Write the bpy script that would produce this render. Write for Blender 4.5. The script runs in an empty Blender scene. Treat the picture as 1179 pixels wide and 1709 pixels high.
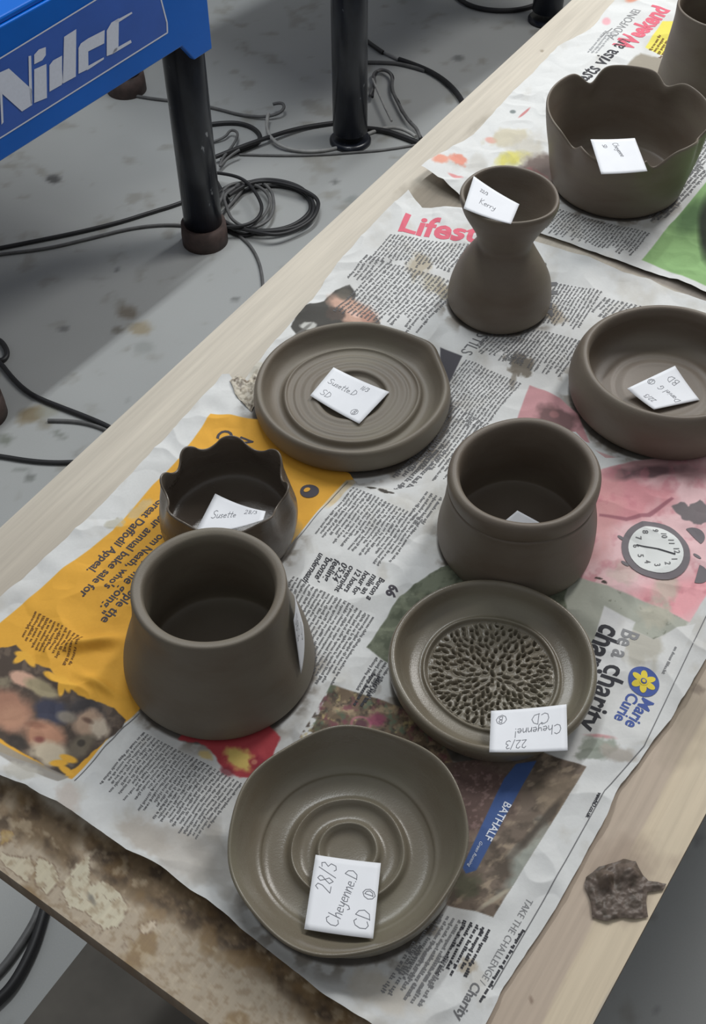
import bpy, math, random
import numpy as np
from mathutils import Vector, Matrix
random.seed(7); rng = np.random.default_rng(7)
S = bpy.context.scene
COL = S.collection
PI = math.pi

# ------------------------------------------------------------------ camera
F_PX, PITCH, ROLL, CAM_Z = 2000.0, math.radians(49), math.radians(-.5), .70
cam = bpy.data.cameras.new('camera'); cam.sensor_fit = 'HORIZONTAL'; cam.sensor_width = 36
cam.lens = F_PX / 1179 * 36; cam.clip_start = .02; cam.clip_end = 50
camo = bpy.data.objects.new('camera', cam); COL.objects.link(camo)
camo.matrix_world = Matrix.Translation((0, 0, CAM_Z)) @ Matrix.Rotation(PI/2 - PITCH, 4, 'X') @ Matrix.Rotation(ROLL, 4, 'Z')
S.camera = camo
# ------------------------------------------------------------------ light
S.view_settings.view_transform = 'Standard'; S.view_settings.look = 'None'
S.view_settings.gamma = 1; S.view_settings.use_curve_mapping = False
S.view_settings.exposure = 0.24
W = bpy.data.worlds.new('room_light'); S.world = W; W.use_nodes = True
_n = W.node_tree; _tc = _n.nodes.new('ShaderNodeTexCoord'); _sx = _n.nodes.new('ShaderNodeSeparateXYZ'); _rm = _n.nodes.new('ShaderNodeValToRGB')
_n.links.new(_tc.outputs['Generated'], _sx.inputs[0]); _n.links.new(_sx.outputs['Z'], _rm.inputs['Fac']); _n.links.new(_rm.outputs['Color'], _n.nodes['Background'].inputs[0])
_rm.color_ramp.elements[0].position = 0.0; _rm.color_ramp.elements[0].color = (.16, .155, .15, 1)      # dim walls
_rm.color_ramp.elements[1].position = .8; _rm.color_ramp.elements[1].color = (.62, .64, .66, 1)        # paler ceiling
_n.nodes['Background'].inputs[1].default_value = .50

def area(name, loc, target, sx, sy, power, color=(1, 1, 1), roll=0):
    l = bpy.data.lights.new(name, 'AREA'); l.shape = 'RECTANGLE'; l.size = sx; l.size_y = sy
    l.energy = power; l.color = color
    o = bpy.data.objects.new(name, l); COL.objects.link(o)
    d = (Vector(target) - Vector(loc)).normalized()
    x = Vector((math.cos(roll), math.sin(roll), 0)); x = (x - d * x.dot(d)).normalized()
    y = (-d).cross(x)
    o.matrix_world = Matrix.Translation(loc) @ Matrix((x, y, -d)).transposed().to_4x4()
    return o
A57 = math.radians(56.3)
area('ceiling_tube_light', (-.11, 2.14, 1.75), (-.11, 2.14, 0), 1.5, .07, 24, (.95, .985, 1), math.radians(54.5))
area('ceiling_tube_light', (1.35, 2.35, 1.75), (.1, .8, -.1), 1.5, .45, 30, (1, .985, .96), A57)

# ------------------------------------------------------------------ helpers
TT = 0.0                # table top height
FLOOR = -.75
def lin(c):
    c = np.asarray(c, float) / 255.0
    return np.where(c <= .04045, c / 12.92, ((c + .055) / 1.055) ** 2.4)
def ray(px, py):
    x, y = px - 589.5, 854.5 - py
    c, s = math.cos(ROLL), math.sin(ROLL); x, y = c*x - s*y, s*x + c*y
    return Vector((x, y*math.sin(PITCH) + F_PX*math.cos(PITCH), y*math.cos(PITCH) - F_PX*math.sin(PITCH)))
def at(px, py, z=0.0):
    d = ray(px, py); t = (z - CAM_Z) / d.z
    return Vector((d.x*t, d.y*t, z))
def on_plane(px, py, p0, n):
    d = ray(px, py); o = Vector((0, 0, CAM_Z)); t = (p0 - o).dot(n) / d.dot(n)
    return o + d*t
def pix(x, y, z):
    z = z - CAM_Z
    d = y*math.cos(PITCH) - z*math.sin(PITCH); u = y*math.sin(PITCH) + z*math.cos(PITCH)
    X = F_PX*x/d; Y = F_PX*u/d
    c, s = math.cos(-ROLL), math.sin(-ROLL)
    return 589.5 + c*X - s*Y, 854.5 - (s*X + c*Y)

def tag(o, label=None, cat=None, group=None, kind=None):
    if label: o['label'] = label
    if cat: o['category'] = cat
    if group: o['group'] = group
    if kind: o['kind'] = kind
    return o
def link(name, me, mat=None, parent=None):
    o = bpy.data.objects.new(name, me); COL.objects.link(o)
    if mat and me is not None: me.materials.append(mat)
    if parent: o.parent = parent
    return o
def mesh(name, V, Fc, mat=None, parent=None, smooth=False):
    me = bpy.data.meshes.new(name); me.from_pydata([tuple(v) for v in V], [], [tuple(f) for f in Fc]); me.update()
    if smooth: me.polygons.foreach_set('use_smooth', [True]*len(me.polygons))
    return link(name, me, mat, parent)
def fast_mesh(name, V, Q, mat, parent=None, colors=None, smooth=True):
    me = bpy.data.meshes.new(name); V = np.asarray(V, np.float32); Q = np.asarray(Q, np.int32)
    k = Q.shape[1]
    me.vertices.add(len(V)); me.vertices.foreach_set('co', V.ravel())
    me.loops.add(Q.size); me.loops.foreach_set('vertex_index', Q.ravel())
    me.polygons.add(len(Q)); me.polygons.foreach_set('loop_start', np.arange(0, Q.size, k, dtype=np.int32))
    me.polygons.foreach_set('loop_total', np.full(len(Q), k, np.int32))
    me.polygons.foreach_set('use_smooth', np.full(len(Q), smooth))
    if colors is not None:
        ca = me.color_attributes.new('print', 'FLOAT_COLOR', 'POINT')
        c4 = np.ones((len(V), 4), np.float32); c4[:, :3] = colors
        ca.data.foreach_set('color', c4.ravel())
    me.update(calc_edges=True)
    return link(name, me, mat, parent)
def empty(name, loc, rz=0):
    o = bpy.data.objects.new(name, None); o.empty_display_size = .02; COL.objects.link(o)
    o.location = loc; o.rotation_euler.z = rz
    return o

# numpy value noise
def _h(i, j, s):
    n = (i*374761393 + j*668265263 + s*1442695041) & 0xffffffff
    n = ((n ^ (n >> 13)) * 1274126177) & 0xffffffff
    return ((n ^ (n >> 16)) & 0xffff) / 65535.0
def vn(x, y, s=0):
    x = np.asarray(x, float); y = np.asarray(y, float)
    i = np.floor(x).astype(np.int64); j = np.floor(y).astype(np.int64)
    fx = x - i; fy = y - j; fx = fx*fx*(3-2*fx); fy = fy*fy*(3-2*fy)
    return (_h(i, j, s)*(1-fx) + _h(i+1, j, s)*fx)*(1-fy) + (_h(i, j+1, s)*(1-fx) + _h(i+1, j+1, s)*fx)*fy
def fbm(x, y, s=0, o=4):
    v = 0; a = .5; t = 0
    for k in range(o):
        v = v + a*vn(x*2**k, y*2**k, s + k*17); t += a; a *= .5
    return v / t

# ------------------------------------------------------------------ materials
def new_mat(name):
    m = bpy.data.materials.new(name); m.use_nodes = True
    nt = m.node_tree; return m, nt, nt.nodes['Principled BSDF']
def N(nt, typ, **kw):
    n = nt.nodes.new(typ)
    for k, v in kw.items(): setattr(n, k, v)
    return n
def noise(nt, scale, detail=4, vec=None, rough=.55):
    n = N(nt, 'ShaderNodeTexNoise'); n.inputs['Scale'].default_value = scale; n.inputs['Detail'].default_value = detail
    n.inputs['Roughness'].default_value = rough
    if vec is not None: nt.links.new(vec, n.inputs['Vector'])
    return n
def coords(nt, scale=(1, 1, 1)):
    tc = N(nt, 'ShaderNodeTexCoord'); mp = N(nt, 'ShaderNodeMapping'); mp.inputs['Scale'].default_value = scale
    nt.links.new(tc.outputs['Object'], mp.inputs['Vector']); return mp.outputs['Vector']
def ramp(nt, fac, stops):
    r = N(nt, 'ShaderNodeValToRGB'); e = r.color_ramp.elements
    while len(e) < len(stops): e.new(.5)
    for k, (p, c) in enumerate(stops): e[k].position = p; e[k].color = (*lin(c), 1)
    nt.links.new(fac, r.inputs['Fac']); return r.outputs['Color']
def bump(nt, b, h, strength=.3, dist=.001):
    n = N(nt, 'ShaderNodeBump'); n.inputs['Strength'].default_value = strength; n.inputs['Distance'].default_value = dist
    nt.links.new(h, n.inputs['Height']); nt.links.new(n.outputs['Normal'], b.inputs['Normal'])
def flat(name, rgb, rough=.7, vary=0, metallic=0, scale=60):
    m, nt, b = new_mat(name); c = lin(rgb)
    b.inputs['Roughness'].default_value = rough; b.inputs['Metallic'].default_value = metallic
    if vary:
        n = noise(nt, scale, 4, coords(nt)); a = np.array(rgb, float)
        col = ramp(nt, n.outputs['Fac'], [(.3, np.clip(a*(1-vary), 0, 255)), (.7, np.clip(a*(1+vary), 0, 255))])
        nt.links.new(col, b.inputs['Base Color'])
    else: b.inputs['Base Color'].default_value = (*c, 1)
    return m
def clay(name, rgb, rough=.5, ringy=0):
    m, nt, b = new_mat(name); a = np.array(rgb, float)
    v = coords(nt, (1, 1, 3)); n = noise(nt, 14, 5, v); f = noise(nt, 900, 3, coords(nt)); f2 = noise(nt, 120, 3, coords(nt, (1, 1, 6)))
    col = ramp(nt, n.outputs['Fac'], [(.28, a*np.array([.93, .9, .87])), (.5, a), (.72, a*np.array([1.05, 1.07, 1.05]))])
    nt.links.new(col, b.inputs['Base Color'])
    r = N(nt, 'ShaderNodeMapRange'); r.inputs['To Min'].default_value = rough - .1; r.inputs['To Max'].default_value = rough + .14
    nt.links.new(n.outputs['Fac'], r.inputs['Value']); nt.links.new(r.outputs['Result'], b.inputs['Roughness'])
    ad = N(nt, 'ShaderNodeMath', operation='MULTIPLY_ADD'); ad.inputs[1].default_value = 1.0
    nt.links.new(f2.outputs['Fac'], ad.inputs[0]); nt.links.new(f.outputs['Fac'], ad.inputs[2])
    bump(nt, b, ad.outputs[0], .22, .0004)
    b.inputs['Specular IOR Level'].default_value = .45
    return m
def painted(name, rough=.75, fiber=.05, bumpd=.0004, wood=False):
    m, nt, b = new_mat(name)
    at_ = N(nt, 'ShaderNodeVertexColor', layer_name='print')
    n = noise(nt, 420 if not wood else 1, 4, coords(nt, (1, 1, 1)) if not wood else coords(nt, (9, 260, 9)), .6)
    r = N(nt, 'ShaderNodeMapRange'); r.inputs['From Min'].default_value = .25; r.inputs['From Max'].default_value = .75
    r.inputs['To Min'].default_value = 1 - fiber; r.inputs['To Max'].default_value = 1 + fiber
    nt.links.new(n.outputs['Fac'], r.inputs['Value'])
    mx = N(nt, 'ShaderNodeVectorMath', operation='SCALE')
    nt.links.new(at_.outputs['Color'], mx.inputs[0]); nt.links.new(r.outputs['Result'], mx.inputs['Scale'])
    nt.links.new(mx.outputs[0], b.inputs['Base Color'])
    b.inputs['Roughness'].default_value = rough
    bump(nt, b, n.outputs['Fac'], .3, bumpd)
    return m
CLAY = clay('leather_hard_clay', (115, 107, 95), .5)
CLAYR = clay('leather_hard_clay_brown', (112, 102, 91), .48)
CLAYW = clay('damp_clay', (117, 110, 96), .27)
CLAYD = clay('wet_dark_clay', (98, 89, 80), .26)
PAPER = painted('newsprint', .82, .03, .0003)
BOARD = painted('worn_board', .7, .10, .0006, wood=True)
CLAYP = painted('smeared_clay', .5, .08, .0006)
NOTE = flat('white_note_paper', (236, 238, 243), .7, .01)
PENCIL = flat('pencil_graphite', (104, 106, 114), .6)
INK = flat('newspaper_ink', (112, 112, 114), .8)
INKL = flat('pale_newspaper_ink', (136, 136, 138), .8)
INKB = flat('bold_newspaper_ink', (52, 52, 58), .8)
INKP = flat('pink_ink', (218, 104, 122), .8)
INKBL = flat('blue_ink', (72, 92, 158), .8)
INKY = flat('yellow_ink', (228, 205, 70), .8)
INKBR = flat('brown_ink', (120, 84, 40), .8)
INKN = flat('navy_ink', (70, 66, 74), .8)
INKW = flat('white_print', (225, 230, 240), .8)

# ------------------------------------------------------------------ the floor
def blob(X, Y, cx, cy, rx, ry, ang=0, soft=.35, wob=0, s=1):
    c, sn = math.cos(ang), math.sin(ang); dx = X-cx; dy = Y-cy
    u = (c*dx + sn*dy)/rx; v = (-sn*dx + c*dy)/ry
    d = np.sqrt(u*u + v*v)
    if wob: d = d + wob*(fbm(X/max(rx, ry)*2.2, Y/max(rx, ry)*2.2, s, 3)-.5)*2
    return np.clip((1-d)/soft + .5, 0, 1)
def mixc(C, m, col, a=1.0):
    m = np.clip(m*a, 0, 1)[:, None]; col = np.asarray(col, float)
    return C*(1-m) + col*m
def polymask(X, Y, P, soft=2.0, wob=0, ws=30, s=3):
    """signed distance style soft mask of polygon P in the given coordinates"""
    P = np.asarray(P, float); n = len(P)
    if wob:
        X = X + (fbm(X/ws, Y/ws, s, 3)-.5)*2*wob; Y = Y + (fbm(X/ws+40, Y/ws+9, s+5, 3)-.5)*2*wob
    inside = np.zeros(X.shape, bool); D = np.full(X.shape, 1e9)
    for k in range(n):
        x0, y0 = P[k]; x1, y1 = P[(k+1) % n]
        c = ((y0 > Y) != (y1 > Y))
        with np.errstate(divide='ignore', invalid='ignore'):
            xi = (x1-x0)*(Y-y0)/((y1-y0) if y1 != y0 else 1e-9) + x0
        inside ^= (c & (X < xi))
        dx, dy = x1-x0, y1-y0; L = dx*dx+dy*dy + 1e-12
        t = np.clip(((X-x0)*dx + (Y-y0)*dy)/L, 0, 1)
        D = np.minimum(D, np.hypot(X-x0-t*dx, Y-y0-t*dy))
    sd = np.where(inside, D, -D)
    return np.clip(sd/soft + .5, 0, 1)

def build_floor():
    xs = np.arange(-2.4, 3.2, .008); ys = np.arange(-.8, 4.6, .008)
    X, Y = np.meshgrid(xs, ys); nx = len(xs); X = X.ravel(); Y = Y.ravel()
    PX, PY = pix(X, Y, FLOOR)
    vis = (Y > .2)
    PX = np.where(vis, PX, -9999); PY = np.where(vis, PY, -9999)
    C = np.tile(np.array([160., 162., 161.]), (len(X), 1))
    n = fbm(X*3, Y*3, 5, 4)[:, None]; C = C*(1 + (n-.5)*.14)
    n2 = fbm(X*22, Y*22, 11, 4); C = mixc(C, np.clip((n2-.66)*8, 0, 1), (128, 126, 118), .55)
    def sp(cx, cy, rx, ry, col, a=.8, ang=0, wob=.3):
        nonlocal C
        C = mixc(C, blob(PX, PY, cx, cy, rx, ry, ang, .6, wob, int(cx)), col, a)
    sp(90, 299, 12, 7, (70, 70, 70), .9); sp(213, 522, 16, 11, (112, 104, 92)); sp(234, 548, 20, 11, (140, 128, 104), .8)
    sp(196, 551, 9, 6, (110, 106, 98)); sp(240, 580, 16, 10, (135, 138, 135), .6); sp(106, 549, 9, 5, (95, 95, 95), .6)
    sp(393, 499, 6, 4, (110, 112, 110)); sp(560, 304, 6, 4, (100, 102, 100)); sp(590, 333, 12, 7, (130, 134, 132), .7)
    sp(52, 693, 24, 13, (120, 108, 84), .9, -.3); sp(80, 685, 22, 10, (140, 140, 128), .7, -.3); sp(76, 708, 13, 9, (128, 124, 112), .7)
    sp(8, 734, 12, 9, (110, 114, 106), .8); sp(100, 726, 13, 5, (115, 118, 112), .8, .5); sp(35, 784, 12, 4, (125, 128, 124), .7)
    sp(50, 797, 9, 6, (105, 108, 104), .8); sp(125, 757, 6, 5, (130, 130, 126), .6); sp(214, 668, 6, 4, (140, 142, 140), .6)
    sp(765, 97, 10, 5, (90, 92, 92), .7); sp(195, 450, 6, 3, (90, 92, 92), .7); sp(395, 355, 8, 4, (130, 132, 130), .6)
    sp(1060, 1680, 8, 4, (90, 92, 92), .6, .4); sp(1100, 1690, 6, 4, (80, 82, 82), .7); sp(1165, 1400, 8, 12, (110, 110, 112), .4)
    sp(165, 465, 14, 4, (140, 140, 138), .5)
    i = np.arange(len(X)).reshape(len(ys), nx)
    Q = np.stack([i[:-1, :-1], i[:-1, 1:], i[1:, 1:], i[1:, :-1]], -1).reshape(-1, 4)
    m = painted('painted_concrete', .5, .03, .0003)
    o = fast_mesh('floor', np.stack([X, Y, np.full_like(X, FLOOR)], 1), Q, m, None, lin(C), False)
    tag(o, kind='structure')
build_floor()

# ------------------------------------------------------------------ the board
def line_x(a, b, c, d):
    (x1, y1), (x2, y2), (x3, y3), (x4, y4) = [(p.x, p.y) for p in (a, b, c, d)]
    D = (x1-x2)*(y3-y4) - (y1-y2)*(x3-x4)
    return ((x1*y2-y1*x2)*(x3-x4) - (x1-x2)*(x3*y4-y3*x4))/D, ((x1*y2-y1*x2)*(y3-y4) - (y1-y2)*(x3*y4-y3*x4))/D
LA, LB = at(0, 881), at(955, 0)
RA, RB = at(1179, 1357), at(990, 1709)
FA, FB = at(0, 1452), at(350, 1709)
c_fl = Vector((*line_x(LA, LB, FA, FB), 0)); c_fr = Vector((*line_x(RA, RB, FA, FB), 0))
dL = (LB-LA).normalized(); dR = (RA-RB).normalized()
BL_ = 2.3
BT = .020
def build_board():
    org = c_fl; ang = math.atan2(dL.y, dL.x)
    nu, nv = 1250, 330
    U, V = np.meshgrid(np.linspace(0, 1, nu+1)**1.45, np.linspace(0, 1, nv+1))
    U = U.ravel(); V = V.ravel()
    a = np.array(c_fl[:2]); b = np.array(c_fr[:2])
    XY = (a + U[:, None]*np.array(dL[:2])*BL_)*(1-V[:, None]) + (b + U[:, None]*np.array(dR[:2])*BL_)*V[:, None]
    X, Y = XY[:, 0], XY[:, 1]; PX, PY = pix(X, Y, 0.)
    C = np.tile(np.array([196., 188., 174.]), (len(X), 1))
    along = X*math.cos(ang) + Y*math.sin(ang); acr = -X*math.sin(ang) + Y*math.cos(ang)
    g = fbm(along*6, acr*70, 21, 4); C *= (1 + (g-.5)*.13)[:, None]
    g = fbm(along*4, acr*9, 22, 3); C = mixc(C, np.clip((g-.55)*4, 0, 1), (170, 160, 146), .5)
    # right strip: brownish band and the pale strip along its outer edge
    C = mixc(C, polymask(PX, PY, [(1400, 760), (1400, 1200), (1179, 1240), (905, 1720), (700, 1800), (700, 1300), (1100, 900)], 10, 6, 60), (186, 168, 150), .85)
    C = mixc(C, polymask(PX, PY, [(1500, 650), (1700, 700), (1179, 1380), (960, 1760), (880, 1760), (1040, 1440), (1179, 1190)], 4, 4, 60), (212, 196, 170), .9)
    C = mixc(C, blob(PX, PY, 1150, 1190, 40, 70, .4, 1, .5, 3), (150, 138, 120), .6)
    C = mixc(C, blob(PX, PY, 1165, 1150, 10, 9, .4, .6, .5, 3), (110, 96, 84), .6)
    # stained front end
    fr = polymask(PX, PY, [(-300, 1150), (0, 1310), (380, 1520), (620, 1709), (800, 1850), (300, 1900), (-300, 1400)], 30, 12, 50)
    C = mixc(C, fr, (176, 160, 138), .8)
    n = fbm(PX/70, PY/70, 31, 4); n2 = fbm(PX/26, PY/26, 37, 4)
    band = polymask(PX, PY, [(-250, 1180), (0, 1300), (380, 1500), (620, 1700), (560, 1740), (480, 1660), (340, 1560), (250, 1500), (120, 1455), (60, 1400), (0, 1385), (-250, 1300)], 26, 16, 50)
    C = mixc(C, band*np.clip((n-.22)*4, 0, 1), (104, 84, 58), .9)
    C = mixc(C, band*np.clip((n2-.42)*5, 0, 1), (70, 55, 40), .85)
    C = mixc(C, fr*np.clip((fbm(PX/50, PY/50, 44, 4)-.58)*7, 0, 1), (128, 100, 62), .6)
    for k, (poly, col) in enumerate([([(0, 1425), (50, 1430), (60, 1450), (45, 1470), (0, 1440)], (200, 190, 166)),
        ([(64, 1432), (90, 1440), (98, 1465), (80, 1495), (60, 1480), (58, 1450)], (202, 193, 168)),
        ([(105, 1485), (125, 1440), (150, 1430), (150, 1480), (175, 1470), (200, 1490), (215, 1515), (200, 1550), (170, 1550), (140, 1520), (115, 1515)], (206, 198, 174)),
        ([(232, 1545), (265, 1535), (262, 1545), (240, 1560)], (205, 190, 168)),
        ([(0, 1385), (25, 1390), (22, 1405), (0, 1410)], (168, 140, 88))]):
        e = polymask(PX, PY, poly, 3, 6, 14, 50+k); C = mixc(C, e, col, .95)
        rim_ = e*(1-e)*4; C = mixc(C, rim_, (120, 98, 82), .7)
    C = mixc(C, blob(PX, PY, 152, 1500, 12, 5, .9, .6, .5, 9), (130, 126, 116), .9)
    cr = np.abs(fbm(PX/38, PY/38, 71, 3)-.5); C = mixc(C, fr*np.clip(1-cr*90, 0, 1)*polymask(PX, PY, [(0, 1420), (230, 1480), (230, 1600), (0, 1480)], 20), (130, 110, 96), .7)
    C = mixc(C, fr*np.clip((fbm(PX/9, PY/9, 144, 4)-.52)*6, 0, 1), (140, 118, 92), .45)
    C = mixc(C, fr*np.clip((fbm(PX/16, PY/16, 154, 4)-.6)*8, 0, 1), (206, 192, 168), .4)
    # spots, drips, clay smears, and shade painted into the gap between sheets
    C = mixc(C, blob(PX, PY, 1030, 1280, 26, 12, -.6, .5, .6, 5), (98, 82, 66), .9)
    C = mixc(C, blob(PX, PY, 1045, 1455, 62, 60, .3, .9, .6, 8), (160, 142, 126), .7)
    C = mixc(C, blob(PX, PY, 887, 1669, 3, 6, 0, .8), (130, 110, 95), .8)
    C = mixc(C, blob(PX, PY, 740, 330, 60, 30, 0, .6, .4, 8), (126, 117, 103), .9)  # bare board in the gap: clay stain with shade painted in
    C = mixc(C, polymask(PX, PY, [(900, 385), (1300, 560), (1300, 480), (900, 370)], 6), (122, 114, 106), .9)  # same gap farther right, its shade painted as a dark strip
    C = mixc(C, blob(PX, PY, 905, 85, 3, 2, 0, .8), (140, 128, 110), .8)
    C = mixc(C, blob(PX, PY, 800, 205, 22, 5, -.75, 1, .5), (150, 142, 128), .5)
    ca, sa = math.cos(-ang), math.sin(-ang)
    lx = ca*(X-org.x) - sa*(Y-org.y); ly = sa*(X-org.x) + ca*(Y-org.y)
    top = np.stack([lx, ly, np.zeros_like(lx)], 1)
    i = np.arange(len(X)).reshape(nv+1, nu+1)
    Q = np.stack([i[:-1, :-1], i[1:, :-1], i[1:, 1:], i[:-1, 1:]], -1).reshape(-1, 4)[:, ::-1]
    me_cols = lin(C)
    loop = np.concatenate([i[0, :], i[1:, -1], i[-1, -2::-1], i[-2:0:-1, 0]])
    n0 = len(top); side_in = top[loop].copy(); side_in[:, 2] -= .0015
    # slightly eased edge, then down
    cx, cy = top[:, 0].mean(), top[:, 1].mean()
    ring1 = top[loop].copy(); ring2 = ring1.copy(); ring1[:, 2] = -.002; ring2[:, 2] = -BT
    outv = np.zeros((len(loop), 2))
    nL = nu+1
    outv[:nL] = (0, 1) if top[i[0, 0], 1] > top[i[-1, 0], 1] else (0, -1)
    allv = np.concatenate([top, ring1, ring2]); M = len(loop)
    dark = lin(np.array([118, 98, 78.]))
    sc = lin(C[loop]*.9); sd = np.tile(dark, (M, 1))*(1+.3*(fbm(ring2[:, 0]*40, ring2[:, 1]*40, 3)-.5))[:, None]
    cols = np.concatenate([me_cols, sc*.5+sd*.5, sd])
    k = np.arange(M); k1 = (k+1) % M
    q1 = np.stack([loop[k], loop[k1], n0+k1, n0+k], 1); q2 = np.stack([n0+k, n0+k1, n0+M+k1, n0+M+k], 1)
    c4 = [n0+M+t for t in (0, nL-1, nL-1+nv, nL-1+nv+nu)]
    Q = np.concatenate([Q, q1, q2, np.array([c4])])
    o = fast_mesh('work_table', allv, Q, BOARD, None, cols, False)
    me = o.data
    o.location = org; o.rotation_euler.z = ang
    import bmesh
    bm = bmesh.new(); bm.from_mesh(me); bmesh.ops.recalc_face_normals(bm, faces=bm.faces); bm.to_mesh(me); bm.free()
    o.location = (0, 0, 0); o.rotation_euler.z = 0
    root = empty('work_table', org, ang)
    o.name = 'table_top'; o.parent = root
    tag(root, 'long pale wooden table with stained front end, covered in newspaper and pots', 'table')
    # four legs far in under the top
    lw = flat('table_leg_wood', (120, 100, 80), .7, .1)
    for (u, v) in ((.42, .17), (.42, .44), (2.1, .17), (2.1, .44)):
        s = .03; z0, z1 = FLOOR, -BT
        V = [(u+a*s, -v+b*s, z) for z in (z0, z1) for a, b in ((-1, -1), (1, -1), (1, 1), (-1, 1))]
        mesh('leg', V, [(0, 3, 2, 1), (4, 5, 6, 7), (0, 1, 5, 4), (1, 2, 6, 5), (2, 3, 7, 6), (3, 0, 4, 7)], lw, root)
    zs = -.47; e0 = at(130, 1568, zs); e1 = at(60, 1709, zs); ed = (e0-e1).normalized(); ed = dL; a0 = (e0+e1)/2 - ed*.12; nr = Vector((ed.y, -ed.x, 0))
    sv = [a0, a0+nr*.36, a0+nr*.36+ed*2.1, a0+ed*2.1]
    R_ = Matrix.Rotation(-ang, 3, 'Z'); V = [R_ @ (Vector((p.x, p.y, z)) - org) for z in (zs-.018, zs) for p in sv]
    mesh('added_shade_shelf', V, [(0, 3, 2, 1), (4, 5, 6, 7), (0, 1, 5, 4), (1, 2, 6, 5), (2, 3, 7, 6), (3, 0, 4, 7)], flat('added_shelf_dark', (92, 88, 82), .8, .12, 0, 12), root)  # added shelf: a dark board standing in for the shade under the table
    for u in (.42, 2.1):
        V = [(u+a*.02, -.305+b*.13, z) for z in (-.09, -BT) for a, b in ((-1, -1), (1, -1), (1, 1), (-1, 1))]
        mesh('rail', V, [(0, 3, 2, 1), (4, 5, 6, 7), (0, 1, 5, 4), (1, 2, 6, 5), (2, 3, 7, 6), (3, 0, 4, 7)], lw, root)
build_board()

# ------------------------------------------------------------------ newspapers
POTS = {'A': (-.093, .4703, .0653), 'B': (.1222, .5776, .0578), 'C': (.0934, .4532, .068), 'D': (.1337, .8585, .0461),
        'E': (0, .7271, .083), 'F': (-.0048, .3247, .066), 'G': (.2592, .731, .0756), 'H': (.2682, 1.045, .0639),
        'I': (-.0930, .589, .050), 'J': (.392, 1.2134, .048)}
POT_Z = .0024
def potmask(X, Y):
    m = np.ones_like(X)
    for (x, y, r) in POTS.values():
        d = np.hypot(X-x, Y-y); m = np.minimum(m, np.clip((d-r-.001)/.022, 0, 1))
    return m*m*(3-2*m)
def wrinkle(X, Y):
    w = .0030*fbm(X*7+3, Y*7, 81, 3)
    r1 = 1-np.abs(fbm(X*16+fbm(X*5, Y*5, 7)*2, Y*16, 91, 3)*2-1); w = w + .0022*np.clip(r1-.72, 0, 1)/.28
    r2 = 1-np.abs(fbm(X*38, Y*38+fbm(X*9, Y*9, 5), 97, 2)*2-1); PXm = vn(X*6, Y*6, 15)
    w = w + .0010*np.clip(r2-.6, 0, 1)/.4*np.clip((PXm-.35)*3, 0, 1)
    return w
PZ = {1: .0012, 2: .0006, 3: .0012}
def lift(X, Y, sheet):
    PX, PY = pix(X, Y, 0.)
    if sheet == 1:
        # front torn edge curls up
        d = np.full(np.shape(X), 1e9)
        P = [(-60, 1270), (0, 1300), (100, 1350), (200, 1420), (300, 1480), (380, 1530), (480, 1610), (610, 1709)]
        for (a, b) in zip(P[:-1], P[1:]):
            dx, dy = b[0]-a[0], b[1]-a[1]; t = np.clip(((PX-a[0])*dx+(PY-a[1])*dy)/(dx*dx+dy*dy), 0, 1)
            d = np.minimum(d, np.hypot(PX-a[0]-t*dx, PY-a[1]-t*dy))
        L = .0065*np.exp(-(d/40)**2)*(0.6+.8*vn(PX/60, PY/60, 3))
        # ridge beside the tall pot on the yellow panel
        L = L + .007*np.exp(-(((PX-150)*.15+(PY-1080))/10)**2)*np.clip((PX-70)/70, 0, 1)*np.clip((250-PX)/20, 0, 1)
        L = L + .006*np.exp(-(((PX-170)*-.5+(PY-1150))/10)**2)*np.clip((PX-120)/60, 0, 1)*np.clip((250-PX)/20, 0, 1)
        # the long fold next to the right margin
        return L
    if sheet == 3:
        d = np.hypot(PX-715, (PY-300)); return .010*np.exp(-(d/55)**2)
    return np.zeros(np.shape(X))
def paper_z(X, Y, sheet):
    X = np.asarray(X, float); Y = np.asarray(Y, float)
    return PZ[sheet] + (wrinkle(X, Y)+lift(X, Y, sheet))*(.02+.98*potmask(X, Y))

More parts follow.
